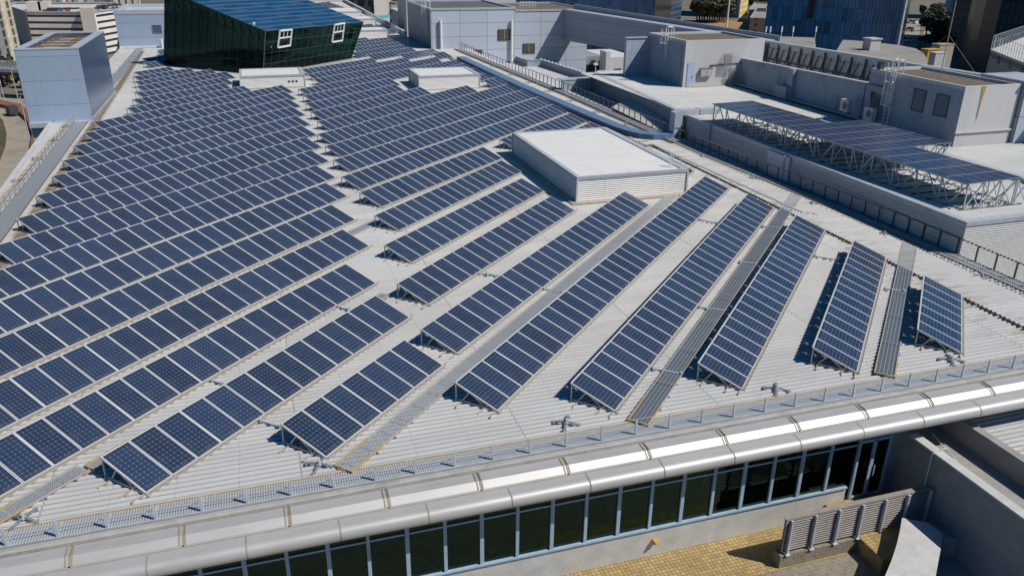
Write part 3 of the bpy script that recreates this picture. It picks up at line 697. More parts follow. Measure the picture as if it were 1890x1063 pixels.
left = [(-20.65, 12.42, -20.72, 26.53, 14), (-24.3, 9.0, -24.37, 29.0, 20), (-27.8, 8.1, -27.85, 33.1, 25), (-31.3, 11.5, -31.39, 36.43, 25), (-34.8, 15.1, -34.86, 40.09, 25), (-38.4, 18.5, -38.49, 43.36, 25),
 (-41.89, 22.1, -41.88, 46.78, 25), (-45.27, 25.55, -45.34, 50.11, 25), (-48.61, 28.94, -48.7, 53.46, 25), (-51.98, 32.32, -52.06, 56.58, 25), (-55.21, 35.38, -55.56, 59.86, 25), (-58.75, 38.79, -58.95, 63.1, 25), (-62.13, 42.13, -62.34, 66.26, 25),
 (-65.48, 45.48, -65.48, 69.34, 25), (-68.59, 51.42, -68.75, 66.78, 16), (-72.05, 54.85, -72.14, 67.09, 13), (-74.92, 57.54, -75.38, 70.22, 13), (-78.64, 60.59, -78.67, 73.78, 14), (-81.47, 62.72, -81.73, 74.26, 12), (-84.85, 65.29, -84.75, 73.7, 9), (-87.93, 67.86, -88.09, 73.36, 6)]
for i, (x0, y0, x1, y1, n) in enumerate(left):
    where = 'nearest row of the left field, %d panels, ending at the lower left corner' % n if i == 0 else \
            'row of %d tilted blue panels in the left field, %s from the front eave' % (n, ORD[i+1])
    solar_row(O(x0, y0, 0), O(x1, y1, 0), n, where)
far = [((263.8, 114.5), (301, 109.2), 4), ((262.2, 108.2), (301, 102.3), 4), ((288, 99.2), (301, 97), 2), ((288.7, 93.3), (301, 91.4), 2), ((289.2, 87.5), (301, 86.5), 2)]
for i, (a, b_, n) in enumerate(far):
    solar_row(pw(*a), pw(*b_), n, 'stub row of %d panels left of the green glass building, %s from the front' % (n, ORD[i+1]))
right = [(1.17, 34.57, 1.14, 41.37, 7, 0), (-2.45, 30.75, -2.48, 45.14, 15, 0), (-6.12, 27.29, -6.05, 48.34, 22, 0), (-9.78, 23.56, -9.59, 51.36, 29, 0), (-13.5, 21.58, -13.19, 54.34, 34, 0), (-17.04, 24.64, -16.76, 48.02, 24, 0),
 (-20.72, 28.17, -20.49, 44.65, 17, 0), (-24.36, 32.16, -24.06, 47.58, 16, 0), (-27.88, 36.05, -27.64, 51.33, 16, 0), (-31.51, 39.34, -30.86, 54.25, 15, 0), (-34.99, 41.83, -34.02, 74.15, 34, 0), (-38.49, 45.27, -37.22, 77.3, 34, 0), (-41.88, 48.44, -40.66, 80.32, 34, 0),
 (-45.31, 51.54, -44.0, 83.1, 34, 0), (-48.77, 55.63, -47.53, 79.9, 26, 0), (-52.2, 58.76, -51.3, 76.1, 18, 0), (-55.56, 61.9, -54.88, 76.16, 15, 0), (-58.91, 65.36, -58.2, 79.72, 15, 0), (-62.09, 68.2, -60.21, 98.45, 32, 0)]
for i, (x0, y0, x1, y1, n, _z) in enumerate(right):
    lab = 'rightmost and shortest tilted row, 7 panels, right of the planked walkway' if i == 0 else 'row of %d tilted panels in the right field, %s counting from the right end' % (n, ORD[i+1])
    solar_row(O(x0, y0, 0), O(x1, y1, 0), n, lab)
solar_row(O(-17.09, 16.45, 0), O(-17.05, 23.5, 0), 7, 'isolated row of 7 tilted panels near the front eave, left of the longest walkway')
extra = [(-16.7, 55.0, -16.66, 57.91, 3), (-20.1, 58.9, -20.11, 60.95, 2), (-24.3, 61.6, -24.45, 65.5, 4), (-27.4, 58.9, -27.22, 67.64, 9), (-31.05, 57.27, -30.6, 70.69, 14)]
for i, (x0, y0, x1, y1, n) in enumerate(extra):
    solar_row(O(x0, y0, 0), O(x1, y1, 0), n, 'short row of %d panels behind the large white roof box, %s from the front' % (n, ORD[i+1]))
extra = [(-47.5, 83.5, -47.41, 86.56, 3), (-50.8, 86.8, -50.63, 89.45, 3), (-54.2, 85.9, -53.82, 92.52, 7), (-57.6, 84.5, -57.24, 95.65, 12)]
for i, (x0, y0, x1, y1, n) in enumerate(extra):
    solar_row(O(x0, y0, 0), O(x1, y1, 0), n, 'short row of %d panels beside the second white roof box, %s from the front' % (n, ORD[i+1]))
farr = [((577.2, 145.4), (802.3, 105.8)), ((565.6, 136.6), (747.3, 106.3)), ((556, 128), (684.7, 107.5)), ((795.6, 98.9), (818.8, 95.4)), ((735.8, 99.7), (798.7, 89.6)), ((675.4, 100.7), (757.5, 87.7)),
        ((645.8, 97), (743.7, 81.7)), ((648, 89.1), (738.4, 76.9)), ((649, 82.2), (722.5, 72.5)), ((650, 76.4), (717.2, 68.7)), ((651, 71), (674.4, 67.9)), ((652, 47.6), (684.7, 44.4)), ((684, 49.5), (703, 46.5)), ((703, 56), (722, 53))]
for i, (a, b_) in enumerate(farr):
    A_, B_ = pw(*a), pw(*b_); n = max(2, round((B_-A_).length/.93))
    solar_row(A_, B_, n, 'far row of %d panels right of the green glass building, %s from the front' % (n, ORD[i+1]), frames=i < 6)
for i in range(7):
    a = (571+i*13.2, 7+i*3.0); b_ = (607+i*7.5, 3.5+i*2.6)
    A_, B_ = pw(*a), pw(*b_); n = max(2, round((B_-A_).length/.93))
    solar_row(A_, B_, n, 'glaring row of %d panels at the far roof end, %s from the back' % (n, ORD[i+1]), frames=False)

# ------------------------------------------------------------------ lifeline anchors
def make_anchor(p, label):
    e = thing('roof_anchor', p, label, 'roof anchor', 'cross shaped lifeline anchors on the roof')
    for k in range(4):
        a = math.pi/4+k*math.pi/2+.12; c, s = math.cos(a), math.sin(a); m = MB()
        m.bar((c*.06, s*.06, .16), (c*.42, s*.42, .09), .075, .045); m.box(c*.44-.06, s*.44-.06, .045, c*.44+.06, s*.44+.06, .11); m.build('arm', MT['dark_anchor'], e)
    m = MB(); m.tube([(0, 0, .1), (0, 0, .27)], .05, 10); m.tube([(0, 0, .12), (0, 0, .16)], .1, 10); m.build('hub', MT['alu'], e)
    return e
MT['dark_anchor'] = plain('anchor_steel', (.3, .33, .37), .4, .4)
anch = [((45, 962), 'first from the left'), ((590, 862), 'second from the left'), ((1045, 785), 'third from the left'), ((1432, 722), 'fourth from the left'), ((1755, 668), 'fifth from the left')]
proto = None
def anchor(px, label, s=1.0):
    global proto
    p = at(*px, .0)
    if proto is None: e = make_anchor(p, label); proto = e
    else: e = copy_tree(proto); e.location = p; e['label'] = label
    e.scale = (s, s, s); e.rotation_euler = (0, 0, .3*random.random()); return e
for a, s in anch: anchor(a, 'cross shaped steel anchor on four feet by the front walkway, '+s, 1.0)
la = [(29.6, 336.5), (68.8, 295), (99.5, 261.4), (121.7, 236), (214, 138), (225, 126), (235, 115), (244, 106), (252, 97)]
for i, a in enumerate(la): anchor(a, 'steel roof anchor on the left strip outside the walkway, %s from the front' % ORD[i+1])
ra = [(1812, 513), (1632, 435), (1498.5, 378.5), (1389.5, 332), (1296.6, 291.8), (1156, 232.6), (1100.4, 209), (1055, 188), (1013.6, 170), (976.6, 154.2), (944.9, 139.4), (910, 124)]
for i, a in enumerate(ra): anchor(a, 'steel roof anchor beside the right walkway brackets, %s from the front' % ORD[i+1])
# thin lifeline wires
def wire(pts, label, r=.012, name='lifeline_wire'):
    pts = [Vector(p) for p in pts]; m = MB(); m.tube(pts, r, 5); tag(m.build(name, MT['gal'], None, pts[0]), label, 'cable')
wire([at(x, y, .22) for x, y in [(-20, 392), (29.6, 336.5), (68.8, 295), (99.5, 261.4), (121.7, 236), (150, 212)]], 'thin lifeline wire strung between the anchors on the left strip')
# cable brackets crossing the gaps between the right-hand rows (small struts)
def strut(a, b_, label):
    A_, B_ = at(*a, .12), at(*b_, .12); m = MB(); m.bar(A_, B_, .07, .05); m.box(A_.x-.05, A_.y-.05, .04, A_.x+.05, A_.y+.05, .2); m.box(B_.x-.05, B_.y-.05, .04, B_.x+.05, B_.y+.05, .2)
    q = A_+(B_-A_)*.45; m.bar(q+Vector((0, 0, -.04)), q+Vector((.18, .12, -.06)), .05)
    tag(m.build('cable_bridge', MT['gal'], None, A_), label, 'cable bridge', 'small cable bridges between solar rows')
for k, (a, b_) in enumerate(sorted([((1005, 533), (1038, 540)), ((898, 504), (920, 510)), ((870, 503), (900, 507)), ((1292, 405), (1322, 412)), ((1408, 418), (1447, 422)), ((1505, 473), (1548, 480)), ((1366, 483), (1395, 487)), ((1206, 680), (1258, 690)), ((1292, 567), (1345, 574)), ((393, 702), (412, 708)), ((625, 566), (643, 571)), ((482, 776), (518, 787)), ((1634, 533), (1668, 537))])):
    strut(a, b_, 'short grey cable bridge spanning the gap between two solar rows, %s from the left' % ORD[k+1])

# ================================================================== WHITE ROOF BOXES
def roof_box(x0, y0, x1, y1, h_, label, vents=None, ladder=False, par=.22):
    e = thing('roof_box', (x0, y0, 0), label, 'roof housing', 'white ribbed housings on the roof')
    m = MB(); m.box(x0, y0, 0, x1, y1, h_-.02); part(m, 'wall', MT['white_rib'], e)
    t = .42
    m = MB()
    m.box(x0-.04, y0-.04, h_-.16, x1+.04, y0+t*.5, h_+.03); m.box(x0-.04, y1-t*.6, h_-.16, x1+.04, y1+.04, h_+.03); m.box(x0-.04, y0+t*.5, h_-.16, x0+t*.6, y1-t*.6, h_+.03); m.box(x1-t, y0+t*.5, h_-.16, x1+.04, y1-t*.6, h_+.05)
    part(m, 'coping', MT['coping'], e)
    m = MB(); ribs(m, y0+t*.5, y1-t*.6, x0+t*.6, x1-t-.25, h_-.1, .3, .09, .07); part(m, 'roof_sheet', [MT['deck'], MT['pan2']], e)
    m = MB(); m.box(x1-t-.25, y0+t*.5, h_-.18, x1-t, y1-t*.6, h_-.15); part(m, 'gutter', MT['black'], e)
    m = MB(); m.box(x0-.45, y0-.45, .02, x1+.1, y0, .12); m.box(x0-.45, y0, .02, x0, y1, .12); part(m, 'flashing', MT['rail_beige'], e)
    for xx in (x0, x1):
        for yy in (y0, y1): m = MB(); m.box(xx-.06, yy-.06, .1, xx+.06, yy+.06, h_-.15); part(m, 'corner_trim', MT['white_flat'], e)
    if vents:
        for k in range(3): m = MB(); m.box(x1-1.9+k*.42, y0-.03, .62, x1-1.68+k*.42, y0, .82); part(m, 'vent', MT['black'], e)
    return e
b3 = roof_box(19.05, 46.5, 27.0, 60.4, 1.72, 'largest white housing with ribbed walls and corrugated top, in the middle of the roof')
m = MB()
for k in range(3): m.tube([(26.2+.0*k, 47.2+k*.22, 1.7), (26.2, 47.2+k*.22, 2.6)], .035, 8)
part(m, 'pipe', MT['rail_white'], b3)
roof_box(17.85, 92.4, 25.05, 98.7, 1.6, 'white ribbed housing farther back right of centre, its left side in shade')
roof_box(-1.7, 98.2, 5.5, 104.2, 1.45, 'white ribbed housing with three square vents, in front of the green glass building', True)
roof_box(17.3, 149.2, 23.5, 154.4, 1.45, 'small distant white housing just right of the green glass building')
roof_box(17.0, 171, 24.6, 178, 1.6, 'distant pale housing behind the small one, second from the roof end')
roof_box(16.0, 188, 24.0, 200, 1.8, 'farthest pale housing near the end of the roof')
m = MB()
for dx, s in ((-.9, 1), (-.2, 1), (.5, -1)):
    p = at(800, 158, .0)+Vector((dx, 0, 0))
    m.tube([p+Vector((0, 0, .0)), p+Vector((0, 0, .55))], .18, 10); m.tube([p+Vector((0, 0, .3)), p+Vector((.6*s, .5, .35)), p+Vector((.8*s, .9, .1))], .1, 8)

# ================================================================== LEFT CLAD TOWERS
tw = thing('clad_tower', (-17.5, 83.1, 0), 'open topped pale blue clad tower at the left roof edge, joists across its top', 'tower')
x0, x1, y0, y1, z0, z1 = -20.15, -15.0, 83.15, 98.9, -9, 6.5
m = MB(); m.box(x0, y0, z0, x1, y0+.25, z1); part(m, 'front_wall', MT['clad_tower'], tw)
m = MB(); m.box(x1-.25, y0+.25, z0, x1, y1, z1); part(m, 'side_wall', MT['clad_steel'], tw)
m = MB(); m.box(x0, y0+.25, z0, x0+.25, y1, z1); m.box(x0+.25, y1-.25, z0, x1-.25, y1, z1); part(m, 'rear_wall', MT['clad_blue'], tw)
m = MB(); m.box(x0-.03, y0-.03, z1, x1+.03, y0+.75, z1+.1); m.box(x0-.03, y1-.7, z1, x1+.03, y1+.03, z1+.1); m.box(x0-.03, y0+.75, z1, x0+.6, y1-.7, z1+.1); m.box(x1-.75, y0+.75, z1, x1+.03, y1-.7, z1+.1); part(m, 'coping', MT['coping'], tw)
m = MB(); m.box(x0+.3, y0+.3, z1-2.2, x1-.3, y1-.3, z1-2.1); part(m, 'floor', MT['white_flat'], tw)
yy = y0+1.3
while yy < y1-1: m = MB(); m.box(x0+.3, yy, z1-.5, x1-.3, yy+.14, z1-.3); part(m, 'joist', MT['rust'], tw); m = MB(); m.box(x0+.9, yy+1.0, z1-.8, x1-1.2, yy+1.9, z1-.6); m.box(x0+1.3, yy+1.2, z1-.6, x0+2.6, yy+1.7, z1-.35); part(m, 'duct', MT['alu'], tw); yy += 2.6
m = MB(); m.box(x0, y0-.5, -.3, x1+.2, y0, .12); part(m, 'flashing', MT['coping'], tw)
m = MB(); m.box(x1, y0, .0, x1+.25, y1, .3); part(m, 'kerb', MT['conc_grey'], tw)
t2 = thing('clad_tower', (-15, 143, 0), 'farther pale blue clad block with a small louvred window, beside the car park building', 'tower')
m = MB(); m.box(-19.8, 143, -9, -6, 158, 5.1); part(m, 'wall', MT['clad_tower'], t2)
m = MB(); m.box(-19.85, 142.95, 5.1, -6, 143.5, 5.7); m.box(-19.85, 143.5, 5.1, -19.3, 158, 5.7); m.box(-19.3, 157.5, 5.1, -6, 158, 5.7); part(m, 'parapet', MT['coping'], t2)
m = MB(); m.box(-19.2, 143.6, 5.1, -6.1, 157.4, 5.2); part(m, 'roof', MT['white_flat'], t2)
a, b_ = onY(282, 62, 142.95), onY(298, 46, 142.95)
m = MB(); m.box(a.x, 142.93, a.z, b_.x, 143, b_.z); wn_ = part(m, 'louvre_window', MT['blue_frame'], t2)
m = MB(); z = a.z+.1
while z < b_.z-.08: m.box(a.x+.08, 142.9, z, b_.x-.08, 142.93, z+.05); z += .12
m.build('slats', MT['dark_steel'], wn_, t2.location)
m = MB(); m.box(-19.8, 142.6, .1, -11, 142.9, .35); m.tube([(-13.5, 142, .1), (-13.5, 142, 1.3), (-12.9, 142, 1.6), (-10.5, 142, 1.6), (-9, 142, 1.6)], .16, 8); part(m, 'white_pipe', MT['rail_white'], t2)

# ================================================================== GREEN GLASS BUILDING
gb = thing('green_glass_building', O(-85, 86, 0), 'leaning dark green glass building with a sloping blue glazed roof, standing on the main roof', 'building')
GA, GB, GC, GD = O(-94.1, 77.6), O(-76.2, 77.6), O(-76.4, 95.6), O(-94.1, 95.6)
TA, TB, TC, TD = O(-91.87, 77.7, 9.79), O(-75.1, 77.7, 5.42), O(-75.3, 97.6, 5.12), O(-92.0, 97.6, 9.5)
def lerp(a, b_, t): return a+(b_-a)*t
def glass_wall(A_, B_, TA_, TB_, n, rows, nm):
    for i in range(n):
        t0, t1 = i/n, (i+1)/n; m = MB(); m.face([lerp(A_, B_, t0), lerp(A_, B_, t1), lerp(TA_, TB_, t1), lerp(TA_, TB_, t0)]); part(m, 'window_pane', MT['glass_green'], gb)
    nrm = (B_-A_).cross(Vector((0, 0, 1))).normalized()*.03
    for i in range(n+1):
        t = i/n; m = MB(); w_ = .08 if i in (0, n) else .028; m.bar(lerp(A_, B_, t)+nrm, lerp(TA_, TB_, t)+nrm, w_); part(m, 'mullion', MT['green_mull'], gb)
    for j in range(rows+1):
        s = j/rows; m = MB(); m.bar(lerp(A_, TA_, s)+nrm, lerp(B_, TB_, s)+nrm, .028); part(m, 'transom', MT['green_mull'], gb)
MT['green_mull'] = plain('green_grey_mullion', (.07, .11, .12), .4)
glass_wall(GA, GB, TA, TB, 12, 4, 'front')
glass_wall(GB, GC, TB, TC, 14, 4, 'side')
m = MB(); m.face([GD, GA, TA, TD]); m.face([GC, GD, TD, TC]); part(m, 'rear_wall', MT['glass_green'], gb)
MT['blue_roof'] = cladding('blue_glazed_roof', (.02, .085, .2), 4.2, 1.6, .05, (.2, .26, .33), .15, spec=.6)
m = MB(); e1 = (TB-TA).normalized(); e2 = (TC-TB).normalized(); n1, n2 = 12, 8
for i in range(n1):
    for j in range(n2):
        pts = []
        for (u_, v_) in ((i, j), (i+1, j), (i+1, j+1), (i, j+1)):
            pts.append(lerp(lerp(TA, TB, u_/n1), lerp(TD, TC, u_/n1), v_/n2)+Vector((0, 0, .02)))
        m.face(pts, (i*7+j*5+(i*j) % 3) % 3)
MT['blue1'] = plain('blue_glass_a', (.01, .06, .14), .22, var=.05); MT['blue2'] = plain('blue_glass_b', (.016, .072, .16), .22, var=.05); MT['blue3'] = plain('blue_glass_c', (.038, .085, .16), .25, var=.05)
roofg = part(m, 'roof', [MT['blue1'], MT['blue2'], MT['blue3']], gb)
for i in range(n1+1): m = MB(); m.bar(lerp(TA, TB, i/n1)+Vector((0, 0, .04)), lerp(TD, TC, i/n1)+Vector((0, 0, .04)), .05, .04); m.build('roof_bar', MT['roof_bar'] if 'roof_bar' in MT else MT.setdefault('roof_bar', plain('roof_glazing_bar', (.16, .22, .3), .4)), roofg, gb.location)
# inside: floors, columns, diagonal braces
m = MB(); m.face([GA+Vector((0, 0, .05)), GB+Vector((0, 0, .05)), GC+Vector((0, 0, .05)), GD+Vector((0, 0, .05))]); part(m, 'floor', MT['inside'], gb)
MT['in_steel'] = plain('interior_steel', (.6, .68, .6), .5)
ins = Vector((-.45*Q-.45*Q, 0, 0))
for i in range(12):
    t = (i+.5)/12; a = lerp(GA, GB, t); b_ = lerp(TA, TB, t); off = O(0, 1.1); m = MB(); m.bar(a+off, b_+off-Vector((0, 0, .4)), .12)
    a2 = lerp(GA, GB, (i+.1)/12)+off; hz = lerp(TA, TB, (i+.1)/12).z; m.bar(Vector((lerp(TA, TB, (i)/12)+off).to_tuple()[:2]+(hz-.5,)), Vector((lerp(TA, TB, (i+.7)/12)+off).to_tuple()[:2]+(hz-2.4,)), .1)
    part(m, 'brace', MT['in_steel'], gb)
for i in range(8):
    t = (i+.5)/8; a = lerp(GB, GC, t); b_ = lerp(TB, TC, t); off = O(-1.2, 0); m = MB(); m.bar(a+off, b_+off-Vector((0, 0, .3)), .1); part(m, 'brace', MT['in_steel'], gb)
m = MB(); a = lerp(GB, GC, .05)+O(-1, 0)+Vector((0, 0, .4)); b_ = lerp(TB, TC, .5)+O(-1, 0)+Vector((0, 0, -2.4)); c_ = lerp(TB, TC, .95)+O(-1, 0)+Vector((0, 0, -1.2)); m.tube([a, b_, c_], .1, 6); part(m, 'brace', MT['in_steel'], gb)
# white opening windows on the right-hand face
def on_plane(px, py, P, N):
    d = ray(px, py); o_ = Vector((0, 0, H)); return o_+d*((P-o_).dot(N)/d.dot(N))
N_ = (GC-GB).cross(TB-GB).normalized()
for quad in ([(512, 88), (535, 84), (538, 55), (516, 57)], [(612, 78), (631, 75), (635, 43), (617, 46)]):
    P = [on_plane(x, y, GB, N_) - N_*(-.08) for x, y in quad]; m = MB()
    if (P[0]-Vector((0, 0, H))).length > (on_plane(*quad[0], GB, N_)-Vector((0, 0, H))).length: P = [on_plane(x, y, GB, N_)-N_*.08 for x, y in quad]
    for i in range(4): m.bar(P[i], P[(i+1) % 4], .2)
    mid0, mid1 = lerp(P[0], P[3], .55), lerp(P[1], P[2], .55); m.bar(mid0, mid1, .16)
    for t in (.35, .65): m.bar(lerp(mid0, mid1, t), lerp(P[3], P[2], t), .09)
    part(m, 'window_frame', MT['rail_white'], gb)
m = MB(); p = at(472, 45, 6.2); p = lerp(TA, TB, .86)+O(0, .6)+Vector((0, 0, .0)); m.box(p.x-.15, p.y-.15, p.z, p.x+.15, p.y+.15, p.z+.3); part(m, 'camera_box', MT['rail_white'], gb)
m = MB()
for A_, B_ in ((GA, GB), (GB, GC)):
    n_ = (B_-A_).cross(Vector((0, 0, 1))).normalized(); m.face([A_+n_*1.0+Vector((0, 0, .03)), B_+n_*1.0+Vector((0, 0, .03)), B_+Vector((0, 0, .15)), A_+Vector((0, 0, .15))])
part(m, 'apron', MT['conc_grey'], gb)

# ================================================================== RAISED ROOF ON THE RIGHT
PZ = 1.9
rp = thing('raised_roof', (45, 55, 0), 'raised ribbed roof on the right with a long shaded blue side wall', 'building')
m = MB(); m.prism([(35.5, 31.6), (44, 31.6), (60, 31.6), (60, 84), (51.7, 88), (39, 90), (37.4, 88), (35.5, 62)], -24, PZ-.02); part(m, 'wall', MT['shed_wall'] if 'shed_wall' in MT else MT.setdefault('shed_wall', ribbed('long_ribbed_wall', (.6, .61, .62), .13, .025, amt=.3)), rp)
m = MB(); ribs(m, 32.1, 88, 35.95, 56, PZ+.02, .3, .08, .06); part(m, 'roof_sheet', [MT['deck'], MT['pan']], rp)
m = MB(); m.box(35.44, 31.54, PZ-.14, 35.95, 62, PZ+.1); m.box(35.95, 31.54, PZ-.14, 60, 32.05, PZ+.1); m.prism([(35.44, 62), (35.95, 62), (37.9, 88), (37.35, 88)], PZ-.14, PZ+.1)
part(m, 'coping', MT['coping'], rp)
m = MB(); m.box(35.3, 47, 0, 35.5, 49.6, PZ-.1); part(m, 'lighter_panel', MT['clad_blue'], rp)
m = MB(); m.tube([(35.38, 47.6, PZ+.05), (35.3, 47.6, PZ-.1), (35.3, 47.6, .3)], .09, 8); m.tube([(35.3, 58, PZ+.12), (35.28, 58, PZ-.2), (35.28, 58, 1.0), (35.28, 58, .6)], .1, 8); part(m, 'downpipe', MT['coping'], rp)
m = MB(); m.box(48.6, 56, PZ+.03, 49.1, 76, PZ+.28); m.box(45.3, 33, PZ+.03, 46, 44.5, PZ+.3); part(m, 'roof_gutter', MT['coping'], rp)
m = MB()
for k in range(60): m.box(48.2, 56.2+k*.33, PZ+.05, 48.62, 56.3+k*.33, PZ+.16)
part(m, 'gutter_teeth', MT['dark_steel'], rp)
m = MB(); m.face([(34.4, 62, -.02), (35.5, 62, -.02), (37.4, 88, -.02), (34.3, 88, -.02)]); m.box(34, 88, -2.6, 46.5, 131, -2.5); part(m, 'well_floor', MT['white_flat'], rp)
lt = thing('lean_to_roof', (34.8, 66, .2), 'sloping ribbed lean-to roof between the right railing and the dark raised wall', 'roof')
m = MB(); P = [(35.5, 62.6, .35), (36.5, 78, 1.3), (34.3, 74.5, .25), (34.3, 63.0, .1)]
A_, B_, C_, D_ = [Vector(p) for p in ((35.45, 63, .55), (36.5, 75.5, 1.25), (34.3, 75.5, .35), (34.3, 63, .1))]
m.face([D_, A_, B_, C_]); n = 44
for k in range(n):
    a, b_ = lerp(D_, C_, k/n), lerp(A_, B_, k/n); m.bar(a+Vector((0, 0, .03)), b_+Vector((0, 0, .03)), .09, .06)
m.bar(A_, B_, .15, .1, 1); part(m, 'roof_sheet', [MT['deck'], MT['dark_steel']], lt)
# lower cladding band (dark) on the far stretch of the raised wall
m = MB(); a, b_ = Vector((35.46, 62.3, 0)), Vector((37.36, 88, 0)); n = 16
for k in range(n):
    p, q = lerp(a, b_, k/n), lerp(a, b_, (k+.97)/n); m.prism([(p.x-.05, p.y), (p.x, p.y), (q.x, q.y), (q.x-.05, q.y)], -.02, PZ-.16)
part(m, 'dark_cladding', MT['clad_dark'], rp)
cr = onY(1001, 151, 88); 
bl = thing('well_wall', (35, 88, 0), 'pale panelled low wall facing the camera, between the railing and the raised roof corner', 'wall')
m = MB(); m.box(33.7, 88, -.6, 37.4, 88.4, 1.2); part(m, 'wall', MT['clad_small'] if 'clad_small' in MT else MT.setdefault('clad_small', cladding('small_panel_cladding', (.38, .45, .54), 1.15, 1.5, .03, (.2, .17, .15), .4)), bl)
m = MB(); m.box(33.6, 87.95, 1.2, 37.5, 89.4, 1.3); part(m, 'coping', MT['coping'], bl)
def low_wall(label, a, b_, za, zb, zbot, mat, name='low_wall', th=.3):
    A_, B_ = at(*a, za), at(*b_, zb); e = thing(name, (A_.x, A_.y, zbot), label, 'wall')
    d = (B_-A_); d.z = 0; d.normalize(); s = Vector((d.y, -d.x, 0))*-th
    m = MB(); m.prism([(A_.x, A_.y), (B_.x, B_.y), (B_.x+s.x, B_.y+s.y), (A_.x+s.x, A_.y+s.y)] if (B_-A_).cross(s).z > 0 else [(A_.x+s.x, A_.y+s.y), (B_.x+s.x, B_.y+s.y), (B_.x, B_.y), (A_.x, A_.y)], zbot, [za, zb, zb, za] if (B_-A_).cross(s).z > 0 else [za, zb, zb, za])
    part(m, 'wall', MT[mat], e); m = MB(); m.bar(A_+s*.5+Vector((0, 0, .04)), B_+s*.5+Vector((0, 0, .04)), th+.12, .08); part(m, 'coping', MT['coping'], e); return e
low_wall('short dark low wall left of the roof well, below the drainpipe', (948, 103), (973, 112), -1.5, -1.5, -2.5, 'clad_dark')
low_wall('short pale low wall facing the camera in the roof well', (973, 112), (998, 112), -1.5, -1.5, -2.5, 'clad_small')
low_wall('long dark low wall topped with small white spheres in the roof well', (998, 111), (1083, 137), -1.5, -1.5, -2.5, 'clad_dark')
for k in range(12):
    p = at(998+k*7.1, 110+k*2.2, -1.38); m = MB(); m.tube([p, p+Vector((0, 0, .2))], [.14, .1], 8); tag(m.build('cap_light', MT['rail_white'], None, p), 'small white cap on the long dark low wall in the roof well', 'cap', 'white caps along the dark low wall')

# ------------------------------------------------------------------ canopy of solar modules on trusses
cn = thing('solar_canopy', (37.1, 33.6, PZ), 'raised solar canopy on blue white lattice trusses, standing on the raised roof', 'solar canopy')
CZ = 3.5
def canopy_pt(u, v): return Vector((37.0+u-.045*v*.98, 33.4+v, CZ+.02*u))
def mod(u0, u1, v0, v1):
    m = MB(); g = .012; P = [canopy_pt(u0+g, v0+g), canopy_pt(u1-g, v0+g), canopy_pt(u1-g, v1-g), canopy_pt(u0+g, v1-g)]
    c_ = sum(P, Vector())/4; Pi = [p+(c_-p).normalized()*.035 for p in P]
    m.face([p+Vector((0, 0, .001)) for p in Pi], 1, [(0, 0), (0, 1), (1, 1), (1, 0)])
    for i in range(4): j = (i+1) % 4; m.face([P[i], P[j], Pi[j], Pi[i]], 0); m.face([P[i]-Vector((0, 0, .04)), P[j]-Vector((0, 0, .04)), P[j], P[i]], 0)
    m.face([p-Vector((0, 0, .04)) for p in reversed(P)], 2)
    part(m, 'solar_panel', [MT['canopy_frame'] if 'canopy_frame' in MT else MT.setdefault('canopy_frame', plain('canopy_frame', (.3, .3, .31), .4)), MT['cells2'], MT['backing']], cn)
for j in range(16):
    for i in range(5): mod(i*.77, (i+1)*.77, j*1.6, (j+1)*1.6)
for j in range(5, 10):
    for i in range(5, 9): mod(i*.77, (i+1)*.77, j*1.6, (j+1)*1.6)
def truss(u, v0, v1, st=1.6):
    m = MB(); v = v0; b0 = PZ+.12
    m.bar(canopy_pt(u, v0)-Vector((0, 0, .1)), canopy_pt(u, v1)-Vector((0, 0, .1)), .07); q0, q1 = canopy_pt(u, v0), canopy_pt(u, v1); q0.z = q1.z = b0; m.bar(q0, q1, .06)
    k = 0
    while v < v1-.1:
        a, b_ = canopy_pt(u, v), canopy_pt(u, v+st); A0, B0 = a.copy(), b_.copy(); A0.z = B0.z = b0; a.z -= .1; b_.z -= .1
        m.bar(A0, a, .07); q = lerp(A0, B0, .5)
        if k % 2: m.bar(A0, lerp(a, b_, .55), .06); m.bar(B0, lerp(a, b_, .55), .04)
        else: m.bar(a, lerp(A0, B0, .6), .07); m.bar(lerp(A0, B0, .6), b_, .05)
        v += st; k += 1
    m.bar(B0, b_, .07); part(m, 'truss', MT['truss_blue'] if 'truss_blue' in MT else MT.setdefault('truss_blue', plain('pale_truss_paint', (.5, .54, .56), .5)), cn)
for u in (.1, 3.7): truss(u, .1, 25.3, 1.8)
truss(6.6, 8.2, 15.8)
for v in (.1, 8.1, 15.9):
    m = MB()
    for i in range(4 if v < 1 else 6):
        a, b_ = canopy_pt(i*1.15+.1, v), canopy_pt(i*1.15+1.15, v); A0, B0 = a.copy(), b_.copy(); A0.z = B0.z = PZ+.12; a.z -= .1; b_.z -= .1; m.bar(A0, b_, .07); m.bar(a, B0, .05); m.bar(A0, a, .06)
        if v < 1 and i == 3: break
    part(m, 'cross_truss', MT['truss_blue'], cn)
m = MB()
for j in range(22):
    a = canopy_pt(-.3, j*1.15); b_ = canopy_pt(4.2, j*1.15); a.z = b_.z = PZ+.09; m.bar(a, b_, .05, .06)
part(m, 'base_rail', MT['dark_steel'], cn)

